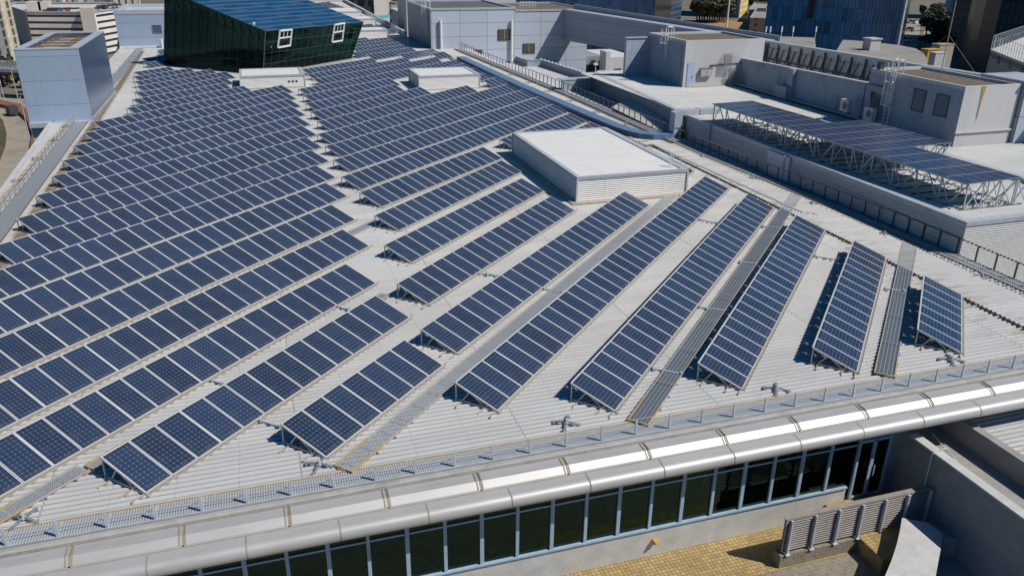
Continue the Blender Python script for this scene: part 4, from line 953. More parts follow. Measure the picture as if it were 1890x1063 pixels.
# ------------------------------------------------------------------ white plant room A (left) and its neighbour
wa = thing('plant_room', (42.4, 75.8, PZ), 'white plant room with pale blue door and two wire vent cages, under the long beam', 'building')
x0, x1, y0, y1, zt_ = 42.4, 51.7, 75.8, 84.3, 6.62
m = MB(); m.box(x0, y0, PZ, x1, y1, zt_-.25, 0, {'w': 1}); part(m, 'wall', [MT['conc_white'], MT['conc_blue_shade']], wa)
def rim(m, x0, y0, x1, y1, z0, z1, t): m.box(x0, y0, z0, x1, y0+t, z1); m.box(x0, y1-t, z0, x1, y1, z1); m.box(x0, y0+t, z0, x0+t, y1-t, z1); m.box(x1-t, y0+t, z0, x1, y1-t, z1)
m = MB(); rim(m, x0, y0, x1, y1, zt_-.25, zt_+.02, .25); part(m, 'parapet', MT['conc_white'], wa)
m = MB(); m.box(x0+.25, y0+.25, zt_-.25, x1-.25, y1-.25, zt_-.2); part(m, 'roof', MT['gravel'], wa)
Y0 = y0-.02
def fb(px0, py0, px1, py1, Y): a, b_ = onY(px0, py1, Y), onY(px1, py0, Y); return a.x, a.z, b_.x, b_.z
fx = fb(1267, 117, 1282, 156, Y0); m = MB(); m.box(fx[0], Y0-.03, PZ+.15, fx[2], Y0+.02, fx[3]); d_ = part(m, 'door', MT['door_blue'] if 'door_blue' in MT else MT.setdefault('door_blue', plain('pale_blue_door', (.42, .52, .68), .45)), wa)
m = MB(); m.box(fx[2]-.2, Y0-.1, 3.0, fx[2]-.12, Y0-.03, 3.1); m.build('handle', MT['dark_steel'], d_, wa.location)
m = MB(); rim_ = (fx[0]-.06, fx[2]+.06); m.box(rim_[0], Y0-.02, PZ+.15, fx[0], Y0+.02, fx[3]+.06); m.box(fx[2], Y0-.02, PZ+.15, rim_[1], Y0+.02, fx[3]+.06); m.box(fx[0], Y0-.02, fx[3], fx[2], Y0+.02, fx[3]+.06); m.build('door_frame', MT['conc_blue_shade'], d_, wa.location)
fx = fb(1291, 126, 1313, 141, Y0); m = MB(); m.box(fx[0], Y0-.3, fx[1], (fx[0]+fx[2])/2-.02, Y0, fx[3]); m.box((fx[0]+fx[2])/2+.02, Y0-.3, fx[1], fx[2], Y0, fx[3]); m.box(fx[0]-.03, Y0-.34, fx[3], fx[2]+.03, Y0, fx[3]+.05, 1); part(m, 'switch_box', [MT['alu'], MT['rust']], wa)
for q in ((1335, 97, 1356, 124), (1343, 124, 1368, 159)):
    fx = fb(*q, Y0-.2); m = MB()
    m.box(fx[0]+.15, Y0-.02, fx[1]+.2, fx[2]-.1, Y0, fx[3]-.15, 1)
    for k in range(9): xx = fx[0]+(fx[2]-fx[0])*k/8; m.bar((xx, Y0-.5, fx[1]), (xx, Y0-.5, fx[3]-.3), .018); m.bar((xx, Y0-.5, fx[3]-.3), (xx, Y0-.02, fx[3]), .018)
    for k in range(9): zz = fx[1]+(fx[3]-.3-fx[1])*k/8; m.bar((fx[0], Y0-.5, zz), (fx[2], Y0-.5, zz), .018); m.bar((fx[0], Y0-.5, zz), (fx[0], Y0, zz), .018); m.bar((fx[2], Y0-.5, zz), (fx[2], Y0, zz), .018)
    part(m, 'vent_cage', [MT['gal'], MT['conc_grey']], wa)
a, b_ = onY(1311, 127, Y0-.05), onY(1397, 114, Y0-.05); m = MB(); m.tube([a, Vector((a.x, a.y, a.z+.35)), Vector((b_.x-.6, a.y, b_.z)), b_], .05, 6); part(m, 'conduit', MT['dark_steel'], wa)
m = MB(); m.box(x0+.35, y0-.35, PZ+.02, x1-3.5, y0, PZ+.16); part(m, 'step', MT['rail_beige'], wa)
a = onX(1254, 80, x0-.06); m = MB(); m.tube([(x0-.08, y0+.7, zt_-.6), (x0-.08, y0+.7, PZ+.1)], .05, 6); part(m, 'downpipe', MT['blue_steel'], wa)
def ladder(name, base, top, side, label, cage=True, w_=.5, out=None):
    """vertical cat ladder; side = direction along the rungs, out = direction away from the wall"""
    base, top, side, out = Vector(base), Vector(top), Vector(side), Vector(out); e = thing(name, base, label, 'ladder', 'cat ladders on the plant rooms')
    for s in (-1, 1):
        m = MB(); a, b_ = base+side*w_/2*s, top+side*w_/2*s; m.tube([a, b_, b_+Vector((0, 0, .9)), b_+Vector((0, 0, 1.05))-out*.15, b_+Vector((0, 0, 1.05))-out*.5, b_+Vector((0, 0, .9))-out*.65, b_-out*.65], .045, 6); part(m, 'stile', MT['rail_white'], e)
    m = MB(); z = base.z+.2
    while z < top.z+.5: p = Vector((base.x, base.y, z)); m.bar(p-side*w_/2, p+side*w_/2, .035); z += .3
    part(m, 'rungs', MT['rail_white'], e)
    if cage:
        m = MB(); z = base.z+1.6
        while z < top.z+.9:
            p = Vector((base.x, base.y, z)); m.tube([p-side*w_/2, p-side*w_*.7+out*.35, p+out*.7, p+side*w_*.7+out*.35, p+side*w_/2], .035, 6); z += .9
        for q in (-side*w_*.7+out*.35, out*.7, side*w_*.7+out*.35): m.tube([base+q+Vector((0, 0, 1.6)), top+q+Vector((0, 0, .8))], .03, 6)
        part(m, 'cage', MT['rail_white'], e)
    return e
ladder('cat_ladder', (x0-.25, 79.6, 4.4), (x0-.25, 79.6, zt_), (0, 1, 0), 'white caged ladder on the shaded left wall of the first plant room', True, .5, (-1, 0, 0))
tb = thing('clad_tower', (39.6, 84.6, PZ), 'narrow pale clad tower where the long grey beam ends, half in shadow', 'tower')
m = MB(); m.box(39.6, 84.0, PZ-4, 42.4, 84.5, 6.1); part(m, 'wall', MT['clad_small'], tb)
m = MB(); m.box(39.5, 83.9, 6.1, 42.4, 84.6, 6.2); part(m, 'coping', MT['coping'], tb)
# parapet between the plant rooms
pp = thing('parapet_wall', (49.14, 66, PZ), 'shaded blue painted wall with peeling patches between the two plant rooms', 'wall')
m = MB(); m.prism([(49.14, 56), (49.44, 56), (49.44, 75.8), (49.14, 75.8)], PZ, [5.0, 5.0, 4.68, 4.68]); part(m, 'wall', MT['peel'] if 'peel' in MT else MT.setdefault('peel', plain('peeling_blue_wall', (.34, .4, .46), .7, var=.08, dirt=(.2, .12, .1), dirt_amt=.9, dirt_scale=.55)), pp)
m = MB(); m.prism([(49.1, 56), (49.5, 56), (49.5, 75.75), (49.1, 75.75)], [5.0, 5.0, 4.68, 4.68], [5.06, 5.06, 4.74, 4.74]); part(m, 'coping', MT['white_flat'], pp)
m = MB(); m.box(48.7, 66.2, PZ, 49.14, 67.0, 4.86); m.box(48.3, 66.4, PZ, 48.7, 68.2, 3.2); part(m, 'pier', MT['conc_blue_shade'], pp)
# ------------------------------------------------------------------ plant room B
wb = thing('plant_room', (48.72, 46.2, PZ), 'large white plant room with a rust stain and two blanked windows in its shaded side', 'building')
x0, x1, y0, y1, zt_ = 48.72, 53.9, 46.2, 56.0, 6.32
m = MB(); m.box(x0, y0, PZ, x1, y1, zt_-.25, 0, {'w': 1}); m.box(x0-.0, y0-.02, PZ, x1, y0, 3.0); part(m, 'wall', [MT['conc_white'], MT['conc_blue_shade']], wb)
m = MB(); rim(m, x0, y0, x1, y1, zt_-.25, zt_+.02, .2); part(m, 'parapet', MT['conc_white'], wb)
m = MB(); m.box(x0+.2, y0+.2, zt_-.25, x1-.2, y1-.2, zt_-.2); part(m, 'roof', MT['gravel'], wb)
for q in ((1682, 202, 1709, 170), (1723, 211, 1752, 180)):
    P = [onX(q[0], q[1], x0-.03), onX(q[2], q[3], x0-.03)]; ya, yb = sorted((P[0].y, P[1].y)); za, zb_ = sorted((P[0].z, P[1].z))
    m = MB(); m.box(x0-.03, ya, za, x0, yb, zb_, 0); m.box(x0-.08, ya-.08, zb_, x0, yb+.08, zb_+.08, 1); m.box(x0-.06, ya-.08, za-.08, x0, ya, zb_, 1); m.box(x0-.06, yb, za-.08, x0, yb+.08, zb_, 1); m.box(x0-.06, ya, za-.08, x0, yb, za, 1); part(m, 'blank_window', [MT['blank'], MT['dark_steel']], wb)
m = MB(); m.face([(50.36, y0-.03, 3.6), (50.42, y0-.03, 4.4), (50.47, y0-.03, 5.3), (50.62, y0-.03, zt_), (50.22, y0-.03, zt_), (50.3, y0-.03, 5.4), (50.31, y0-.03, 4.6)]); part(m, 'rust_streak', MT['rust_or'] if 'rust_or' in MT else MT.setdefault('rust_or', plain('orange_rust', (.42, .26, .12), .85, dirt=(.5, .48, .44), dirt_amt=.9, dirt_scale=2.2)), wb)
m = MB(); m.box(x0-.1, y0-.12, 2.95, x1, y0-.02, 3.06); part(m, 'ledge', MT['conc_white'], wb)
ladder('cat_ladder', (x0-.3, 53.1, PZ+.4), (x0-.3, 53.1, zt_), (0, 1, 0), 'tall white caged ladder on the large plant room, left of its blanked windows', True, .55, (-1, 0, 0))
m = MB(); m.tube([(51.5, 51.5, zt_-.2), (51.5, 51.5, zt_+5.5)], .035, 6); m.bar((51.5, 51.5, zt_+3), (49, 54, zt_-.1), .015); m.bar((51.5, 51.5, zt_+3), (53.5, 53.5, zt_-.1), .015); m.bar((51.5, 51.5, zt_+3), (52.5, 48.5, zt_-.1), .015)
tag(m.build('antenna_mast', MT['rail_beige'], None, (51.5, 51.5, zt_)), 'thin guyed antenna mast rising from the gravel roof of the large plant room', 'mast')
m = MB(); p = Vector((49.0, 55.3, zt_)); m.box(p.x-.2, p.y-.2, zt_, p.x+.2, p.y+.2, zt_+.55); m.box(p.x-.24, p.y-.24, zt_+.55, p.x+.24, p.y+.24, zt_+.62); tag(m.build('camera_housing', MT['dark_steel'], None, p), 'small dark equipment box on the corner of the large plant room roof', 'box')
def condenser(p, label):
    e = thing('air_conditioner', p, label, 'air conditioner', 'outdoor air conditioner units')
    m = MB(); m.box(p[0], p[1], p[2]+.1, p[0]+.45, p[1]+1.0, p[2]+1.1); part(m, 'casing', MT['conc_white'], e)
    m = MB(); n = 16; c = Vector((p[0]-.012, p[1]+.38, p[2]+.62)); m.face([c+Vector((0, math.cos(t*2*math.pi/n)*.3, math.sin(t*2*math.pi/n)*.3)) for t in range(n)]); part(m, 'fan_opening', MT['dark_steel'], e)
    m = MB()
    for r_ in (.1, .2, .3): m.tube([c+Vector((-.02, math.cos(t*2*math.pi/n)*r_, math.sin(t*2*math.pi/n)*r_)) for t in range(n+1)], .012, 4)
    part(m, 'fan_grille', MT['rail_white'], e); m = MB(); m.box(p[0], p[1]+.1, p[2], p[0]+.45, p[1]+.2, p[2]+.1); m.box(p[0], p[1]+.8, p[2], p[0]+.45, p[1]+.9, p[2]+.1); part(m, 'foot', MT['dark_steel'], e)
condenser((47.6, 56.7, PZ+.6), 'outdoor air conditioner unit nearer the peeling wall, left of the pair')
condenser((47.5, 53.6, PZ+.5), 'outdoor air conditioner unit at the foot of the tall caged ladder, right of the pair')
m = MB(); 
for k in range(4): m.tube([(48.6, 54.3+k*.28, PZ+.2), (48.6, 54.3+k*.28, PZ+2.4-.2*k), (48.6, 55.4, PZ+2.6-.1*k)], .05, 6)
m.tube([(48.55, 56.1, PZ+.1), (48.55, 56.1, PZ+3.2), (48.55, 54.0, PZ+3.2)], .05, 6)
tag(m.build('pipework', MT['dark_steel'], None, (48.6, 55, PZ)), 'cluster of dark pipes on the shaded wall behind the air conditioner units', 'pipes')
rt2 = thing('clad_tower', (54, 46, PZ), 'tall silvery blue clad column at the right edge, beside the large plant room', 'tower')
m = MB(); m.prism([(54.1, 45.9), (57.5, 45.9), (57.5, 50), (54.1, 50)], .8, 6.4); part(m, 'wall', MT['clad_blue'], rt2)
m = MB(); m.box(54.0, 45.8, 6.4, 57.6, 50.1, 6.55); part(m, 'coping', MT['coping'], rt2)

# ------------------------------------------------------------------ central plant block, beam and braced screen wall
cb = thing('plant_block', (34.5, 131, 0), 'large pale blue clad plant block behind the main roof, with small windows and drainpipes', 'building')
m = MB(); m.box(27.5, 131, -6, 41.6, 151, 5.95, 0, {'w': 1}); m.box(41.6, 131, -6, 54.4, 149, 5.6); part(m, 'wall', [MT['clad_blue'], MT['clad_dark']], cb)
m = MB(); rim(m, 27.4, 130.9, 41.7, 151.1, 5.95, 6.25, .4); rim(m, 41.7, 130.9, 54.5, 149.1, 5.6, 5.85, .35); part(m, 'parapet', MT['coping'], cb)
m = MB(); m.box(27.8, 131.3, 5.95, 41.3, 150.7, 6.0); part(m, 'roof', MT['felt'], cb)
m = MB(); m.box(42.1, 131.3, 5.6, 54.1, 148.7, 5.66); part(m, 'roof', MT['gravel'], cb)
for q in ((920, 74, 941, 56), (966, 98, 986, 82), (868, 104, 889, 94)):
    fx = fb(q[0], q[3], q[2], q[1], 130.97); m = MB(); m.box(fx[0]-.12, 130.9, fx[1]-.12, fx[2]+.12, 131, fx[3]+.12, 0); m.box(fx[0], 130.86, fx[1], fx[2], 130.9, fx[3], 1); o_ = part(m, 'window', [MT['dark_steel'], MT['pane'] if 'pane' in MT else MT.setdefault('pane', plain('grey_brown_pane', (.1, .09, .075), .2))], cb)
    m = MB(); xm = (fx[0]+fx[2])/2; m.box(xm-.04, 130.82, fx[1], xm+.04, 130.86, fx[3]); m.build('glazing_bar', MT['rail_beige'], o_, cb.location)
for px, py0, py1 in ((813, 38, 94), (945, 38, 118)):
    a, b_ = onY(px, py0, 130.7), onY(px, py1, 130.7); m = MB(); m.tube([a, Vector((a.x, 130.7, b_.z))], .22, 10); part(m, 'drainpipe', MT['rail_white'], cb)
ladder('cat_ladder', (27.3, 133.5, 2), (27.3, 133.5, 6.2), (0, 1, 0), 'white caged ladder on the dark left wall of the central plant block', True, .8, (-1, 0, 0))
m = MB()
for k in range(6): m.bar((43+k*.55, 133, 5.85), (43+k*.55, 133, 6.9), .06)
m.bar((43, 133, 6.9), (45.75, 133, 6.9), .06); m.bar((43, 133, 6.4), (45.75, 133, 6.4), .06); tag(m.build('roof_hatch_rail', MT['rail_white'], None, (43, 133, 5.9)), 'short white guard rail on the right part of the plant block roof', 'railing')
ub = thing('upper_block', (40, 156, 5.9), 'plain white rendered block rising behind the plant block at the top edge of the photo', 'building')
a, b_ = onY(889, 5, 158), onY(952, 12, 158); m = MB(); m.box(a.x, 158, -10, b_.x, 170, 14); part(m, 'wall', MT['conc_white'], ub)
m = MB(); m.box(a.x-14, 162, -10, a.x-.02, 172, 7.6); part(m, 'wing', MT['conc_pale'], ub)
bm_ = thing('long_beam_wall', (50, 120, 1), 'long grey clad beam bridging from the plant block towards the right, an opening below it', 'wall')
P0 = Vector((49.9, 130.9, 0)); P1 = onX(1413, 76, 57); P1z = P1.z; P1.z = 0
mid = lerp(P0, P1, .52)
Lb = (P1-P0).length; s = Vector((1.6, .5, 0))
m = MB(); m.prism([(P0.x, P0.y), (P1.x, P1.y), (P1.x+1.6, P1.y+.5), (P0.x+1.6, P0.y+.5)], [.95, 1.6, 1.6, .95], [5.7, P1z-.1, P1z-.1, 5.7]); part(m, 'beam', MT['clad_beam'] if 'clad_beam' in MT else MT.setdefault('clad_beam', cladding('beam_cladding', (.27, .31, .37), 4.6, 1.6, .05, (.12, .12, .13), .45)), bm_)
m = MB(); m.prism([(P0.x-.1, P0.y), (P1.x-.1, P1.y), (P1.x+1.7, P1.y+.5), (P0.x+1.7, P0.y+.5)], [5.7, P1z-.1, P1z-.1, 5.7], [5.88, P1z+.05, P1z+.05, 5.88]); part(m, 'coping', MT['coping'], bm_)
m = MB(); m.prism([(P0.x+1.9, P0.y), (P1.x+1.9, P1.y), (P1.x+2.2, P1.y+.5), (P0.x+2.2, P0.y+.5)], [5.7, P1z-.1, P1z-.1, 5.7], [6.6, P1z+.5, P1z+.5, 6.6]); part(m, 'back_wall', MT['clad_beam'], bm_)
sw2 = thing('braced_screen_wall', (57, 70, PZ), 'long white screen wall propped by dark rusty steel frames, behind the peeling blue wall', 'wall')
P2 = onX(1890, 150, 57); P3 = onX(2000, 168, 57); zz0, zz1 = P1z, P2.z
ys = P1.y; ye = P3.y
m = MB(); m.prism([(57.25, ye), (57.5, ye), (57.5, ys), (57.25, ys)], PZ-3, [P3.z-.25, P3.z-.25, zz0-.2, zz0-.2]); part(m, 'panels', MT['screen'] if 'screen' in MT else MT.setdefault('screen', cladding('screen_panels', (.5, .5, .52), 2.2, 2.4, .05, (.15, .13, .12), .6)), sw2)
m = MB(); m.prism([(57.0, ye), (57.8, ye), (57.8, ys), (57.0, ys)], [P3.z-.25, P3.z-.25, zz0-.2, zz0-.2], [P3.z, P3.z, zz0+.03, zz0+.03]); part(m, 'coping', MT['coping'], sw2)
n = 19
for k in range(n):
    y_ = ys-.4-(ys-ye-.6)*k/n; zt2 = zz0-.25+(P3.z-zz0)*((ys-y_)/(ys-ye)); m = MB(); m.bar((57.1, y_, PZ), (57.1, y_, zt2), .13); m.bar((55.9, y_-.5, PZ), (57.1, y_-.1, zt2-.3), .1); m.bar((57.05, y_, PZ+.3), (57.05, y_-1.2, zt2-.4), .1, None, 1 if k % 2 else 0); part(m, 'brace_frame', [MT['dark_steel'], MT['rust']], sw2)
m = MB(); m.bar((57.1, ys, 3.6), (57.1, ye, 3.8), .12); m.bar((55.9, ys-.5, 2.6), (55.9, ye, 2.6), .1); part(m, 'rail', MT['dark_steel'], sw2)
m = MB(); m.box(57.6, 50, -24, 80, 88, -3.0); tag(m.build('rear_roof', MT['conc_grey'], None, (60, 90, -3)), 'low grey roof behind the raised roof and screen wall', 'roof')

# ================================================================== CITY BEHIND
def fac(name, label, cat, poly, z0, z1, mats, roofmat='felt', group=None, par=.8):
    """block building on a footprint with a parapet and a roof"""
    c = sum((Vector((p[0], p[1], 0)) for p in poly), Vector())/len(poly); e = thing(name, (c.x, c.y, z0), label, cat, group)
    n = len(poly); a = sum(poly[i][0]*poly[(i+1) % n][1]-poly[(i+1) % n][0]*poly[i][1] for i in range(n)); poly = list(poly)
    mats = list(mats)
    if a < 0: poly.reverse(); mats = mats[:]
    for i in range(n):
        A_, B_ = poly[i], poly[(i+1) % n]; m = MB(); m.face([(A_[0], A_[1], z0), (B_[0], B_[1], z0), (B_[0], B_[1], z1), (A_[0], A_[1], z1)])
        part(m, 'facade', mats[i % len(mats)], e)
    m = MB(); m.face([(p[0], p[1], z1-par) for p in poly]); part(m, 'roof', MT[roofmat], e)
    m = MB()
    for i in range(n): A_, B_ = Vector((*poly[i], z1)), Vector((*poly[(i+1) % n], z1)); m.bar(A_, B_, .5, .3)
    part(m, 'parapet', MT['coping'], e)
    return e
def ht(px, py, Y): return onY(px, py, Y).z
def xy(px, Y): p = onY(px, 40, Y); return (p.x, p.y)
MT['fa_stripe'] = bandwin('white_residential', (.82, .79, .7), (.16, .13, .1), 3.2, 1.0, 3.0, 2.2, .7, .4)
MT['fa_stripe2'] = bandwin('white_flats', (.8, .77, .7), (.2, .17, .14), 5.2, 1.6, 2.9, 1.5, .7, .4)
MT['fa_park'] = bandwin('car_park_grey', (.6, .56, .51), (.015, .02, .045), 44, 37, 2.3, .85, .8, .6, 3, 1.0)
MT['fa_park_lit'] = bandwin('car_park_lit', (.8, .77, .7), (.03, .03, .06), 20, 18.5, 2.3, .85, .8, .6, .5, 1.0)  # paler copy of the car park facade, sunlight put into its colour
MT['fa_plain'] = plain('grey_brown_gable', (.52, .48, .44), .85, dirt=(.26, .23, .2), dirt_scale=.05)
MT['fa_beige'] = bandwin('beige_office', (.36, .33, .28), (.03, .035, .05), 4.6, 3.2, 3.4, 1.9, .7, .3)
MT['fa_cyan'] = cladding('cyan_banded_slab', (.52, .5, .46), 60, 6.2, .9, (.05, .42, .65), .7)
MT['fa_balc'] = bandwin('white_balconies', (.7, .68, .66), (.16, .1, .08), 7, 6.2, 2.9, 1.1, .7, .5)
MT['fa_blue'] = cladding('blue_curtain_wall', (.03, .15, .34), 1.6, 3.8, .14, (.06, .2, .36), .12, spec=.6, tone=.45)  # strong pane tones paint uneven reflections into the glass
MT['fa_blue2'] = cladding('blue_curtain_wall_fine', (.035, .19, .4), 1.35, 3.6, .12, (.015, .08, .18), .14, spec=.6, tone=.45)  # pane tones again stand for reflections, put into the colour
MT['fa_blue3'] = cladding('blue_curtain_banded', (.012, .045, .1), 50, 1.9, .22, (.1, .22, .36), .12, spec=1.0)
MT['fa_dark'] = cladding('dark_banded_glass', (.025, .045, .07), 2.0, 3.6, .8, (.012, .014, .02), .35, spec=.6)
MT['fa_brown'] = bandwin('brown_tower', (.3, .17, .11), (.1, .11, .14), 3.0, 1.5, 3.2, 1.6, .8, .7)
MT['fa_yellow'] = cladding('yellow_banded', (.6, .58, .52), 60, 3.2, 1.5, (.62, .42, .06), .7)
MT['fa_grey'] = bandwin('grey_slab', (.3, .31, .33), (.05, .05, .07), 6.5, 1.4, 3.0, 1.4, .7, .4)
# far left: residential slabs
Y_ = 395
fac('residential_tower', 'tall white residential tower with close window stripes at the top left corner', 'tower block', [xy(-40, 332), xy(7, 328), xy(9, 342), xy(-40, 346)], ZG, 60, [MT['fa_stripe']], group='white residential towers')
fac('residential_tower', 'second white striped residential tower, between the corner tower and the car park building', 'tower block', [xy(8, 336), xy(24, 334), xy(27, 346), xy(9, 348)], ZG, 60, [MT['fa_stripe']], group='white residential towers')
for i, (a, b_, m_) in enumerate([(18, 80, 'fa_beige'), (86, 120, 'fa_stripe2'), (122, 150, 'fa_stripe'), (152, 186, 'fa_stripe2'), (188, 210, 'fa_grey'), (212, 262, 'fa_stripe')]):
    fac('residential_block', 'pale residential block seen above the car park roof, %s from the left' % ORD[i+1], 'tower block', [xy(a, 450), xy(b_, 446), xy(b_+3, 470), xy(a, 474)], ZG, 55, [MT[m_]], group='residential blocks behind the car park')
# car park
zt_ = ht(115, 20, 353)
pk = [xy(52, 350), xy(176, 343), xy(236, 364), (xy(236, 364)[0]-8, 398), (xy(20, 392)[0], 405), xy(20, 385)]
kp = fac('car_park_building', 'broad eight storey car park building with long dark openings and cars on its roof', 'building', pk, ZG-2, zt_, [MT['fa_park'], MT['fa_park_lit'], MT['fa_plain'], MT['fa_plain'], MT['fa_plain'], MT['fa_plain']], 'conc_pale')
m = MB(); a = xy(152, 343.5); b_ = xy(176, 342.5); m.box(a[0], 342.2, ZG, b_[0], 346, zt_+1.5); part(m, 'stair_tower', MT['fa_plain'], kp)
zr = zt_-.75
def car(p, rz, col, label, s=1.0, name='parked_car', group='cars parked on the roof of the car park'):
    e = thing(name, p, label, 'car', group, rz); e.scale = (s, s, s)
    m = MB(); m.prism([(-.85, -2.1), (.85, -2.1), (.85, 2.1), (-.85, 2.1)], .3, .85); m.build('body', col, e)
    m = MB(); b0, b1 = [(-.78, -1.5), (.78, -1.5), (.78, 1.0), (-.78, 1.0)], [(-.62, -1.1), (.62, -1.1), (.62, .4), (-.62, .4)]
    for i in range(4): j = (i+1) % 4; m.face([(*b0[i], .85), (*b0[j], .85), (*b1[j], 1.42), (*b1[i], 1.42)], 0)
    m.face([(*q, 1.42) for q in b1], 1); m.build('cabin', [MT['tyre'], col], e)
    for x_ in (-.8, .8):
        for y_ in (-1.3, 1.3): m = MB(); m.tube([(x_-.1, y_, .32), (x_+.1, y_, .32)], .32, 10); m.build('wheel', MT['tyre'], e)
    return e
cols = [plain('car_silver', (.5, .52, .55), .25, .4), plain('car_white', (.75, .75, .75), .3), plain('car_dark', (.03, .035, .05), .25), plain('car_red', (.35, .06, .03), .3), plain('car_blue', (.05, .1, .25), .3)]
cn_ = ['silver', 'white', 'dark', 'red', 'blue']
for k in range(15):
    px = 90+k*9.3; c_ = random.choice([0, 1, 2, 0, 2, 4, 1, 3]); p = onY(px, 12, 356 if px < 178 else 366+(px-178)*.25)
    car((p.x, p.y, zr), random.uniform(-.25, .25)+(1.57 if k % 3 == 0 else 0), cols[c_], '%s car on the car park roof, %s from the left' % (cn_[c_], ORD[k+1]), 1.15)
m = MB(); p = onY(55, 11, 362)
for q, w_ in ((48, 14), (70, 10)): p = onY(q, 11, 365); m.box(p.x, 365, zr, p.x+w_*.35, 372, zr+3.2)
part(m, 'roof_hut', MT['fa_plain'], kp)
# footbridge
fbz = -16.5
fbp = thing('footbridge', at(30, 125, fbz), 'covered white footbridge crossing the road at the left edge', 'bridge')
a, b_ = at(-60, 124, fbz), at(75, 131, fbz)
m = MB(); m.bar(a, b_, 5, .9); part(m, 'deck', MT['conc_pale'], fbp)
n = 18
for k in range(n): m = MB(); p, q = lerp(a, b_, k/n), lerp(a, b_, (k+.92)/n); o_ = Vector((0, -2.5, 0)); m.prism([(p.x, p.y-2.5), (q.x, q.y-2.5), (q.x, q.y-2.4), (p.x, p.y-2.4)], fbz+.5, fbz+2.6); part(m, 'side_panel', MT['footb'], fbp)
m = MB(); m.bar(a+Vector((0, 0, -.8)), b_+Vector((0, 0, -.8)), 3.4, 1.2); part(m, 'girder', MT['felt'], fbp)
for px in (-20, 62): p = at(px, 130, fbz); m = MB(); m.box(p.x-1.2, p.y-1, ZG, p.x+1.2, p.y+1, fbz-.5); part(m, 'pier', MT['conc_grey'], fbp)
# trees
def leafmesh(seed, r=2.6, hgt=6.5, n=520, mat='leaf', squash=.8, leaf=.42):
    rnd = random.Random(seed); m = MB(); blobs = [(rnd.uniform(-.6, .6)*r, rnd.uniform(-.6, .6)*r, hgt*.62+rnd.uniform(-.3, .38)*hgt*.6, rnd.uniform(.35, .62)*r) for _ in range(9)]
    for _ in range(n):
        bx, by, bz, br_ = rnd.choice(blobs); d = Vector((rnd.gauss(0, 1), rnd.gauss(0, 1), rnd.gauss(0, 1))).normalized(); rr = br_*(rnd.random()**.4)
        c = Vector((bx, by, bz))+Vector((d.x*rr, d.y*rr, d.z*rr*squash)); u_ = Vector((rnd.gauss(0, 1), rnd.gauss(0, 1), rnd.gauss(0, .6))).normalized(); v_ = u_.cross(d).normalized()*leaf*rnd.uniform(.6, 1.3); u_ *= leaf*rnd.uniform(.6, 1.3)
        m.face([c-u_-v_*.4, c+v_*.9, c+u_-v_*.3, c-v_])
    return m
CROWN = []
for sd_ in range(4):
    o_ = leafmesh(sd_).build('crown', [MT['leaf' if sd_ % 2 else 'leaf2']]); CROWN.append(o_.data); bpy.data.objects.remove(o_)
m = MB(); m.tube([(0, 0, 0), (.1, .05, 1.6), (0, .1, 3.4)], [.26, .2, .1], 7)
for dx, dy in ((1, .3), (-.9, .5), (.2, -1)): m.tube([(0, .05, 2.2), (dx*.6, dy*.6, 3.4), (dx*1.1, dy*1.1, 4.3)], [.12, .08, .04], 5)
o_ = m.build('trunk', MT['bark']); TRUNK = o_.data; bpy.data.objects.remove(o_)
def tree(px, py, s, label, group, z=ZG, k=None):
    p = at(px, py, z); e = thing('tree', p, label, 'tree', group, random.uniform(0, 6)); e.scale = (s, s, s*random.uniform(.85, 1.15))
    for nm, me in (('trunk', TRUNK), ('crown', CROWN[random.randrange(4) if k is None else k])): o_ = bpy.data.objects.new(nm, me); C.objects.link(o_); o_.parent = e
    return e
for i, (px, py, s) in enumerate([(4, 108, .6), (26, 92, .55), (13, 110, .5), (-8, 108, .7)]): tree(px, py, s, 'dark street tree in front of the car park gable, %s listed from the tower side' % ORD[i+1] if False else 'dark street tree above the footbridge at the left edge, %s of four from the left' % ['second', 'last', 'third', 'first'][i], 'street trees at the left edge')
for i, (px, py, s) in enumerate([(-3, 165, 1.5), (6, 160, 1.6), (16, 158, 1.1), (30, 148, .9), (40, 162, .8), (50, 163, .8), (58, 172, .9), (66, 176, 1.0), (74, 180, .9), (10, 140, 1.0), (80, 188, .9)]): tree(px, py, s, 'low green roadside tree below the footbridge, %s in the belt' % ORD[i+1], 'roadside trees below the footbridge')
for i, (px, py) in enumerate([(235, 100), (228, 96), (229, 104)]): tree(px, py, .8, 'small tree between the car park and the left roof edge, %s from the road' % ORD[i+1], 'trees by the car park')
for i in range(13): tree(1286+i*4.6, 40+(i % 3)*1.5, 1.9+.3*(i % 2), 'dark bushy tree by the brown sports field, %s from the left' % ORD[i+1], 'trees by the sports field')
for i in range(14): tree(1380+(i % 7)*7, 8+(i//7)*9+(i % 3)*2, 1.7, 'green tree among the far sheds left of the blue glass tower, %s in the clump' % ORD[i+1], 'trees among the far sheds')
for i in range(18): tree(1700+(i*37 % 50), 34+(i//2)*8.0, 1.1+.3*(i % 3), 'dark tree in the shaded street between the towers, %s going down the street' % ORD[i+1], 'trees in the shaded street')
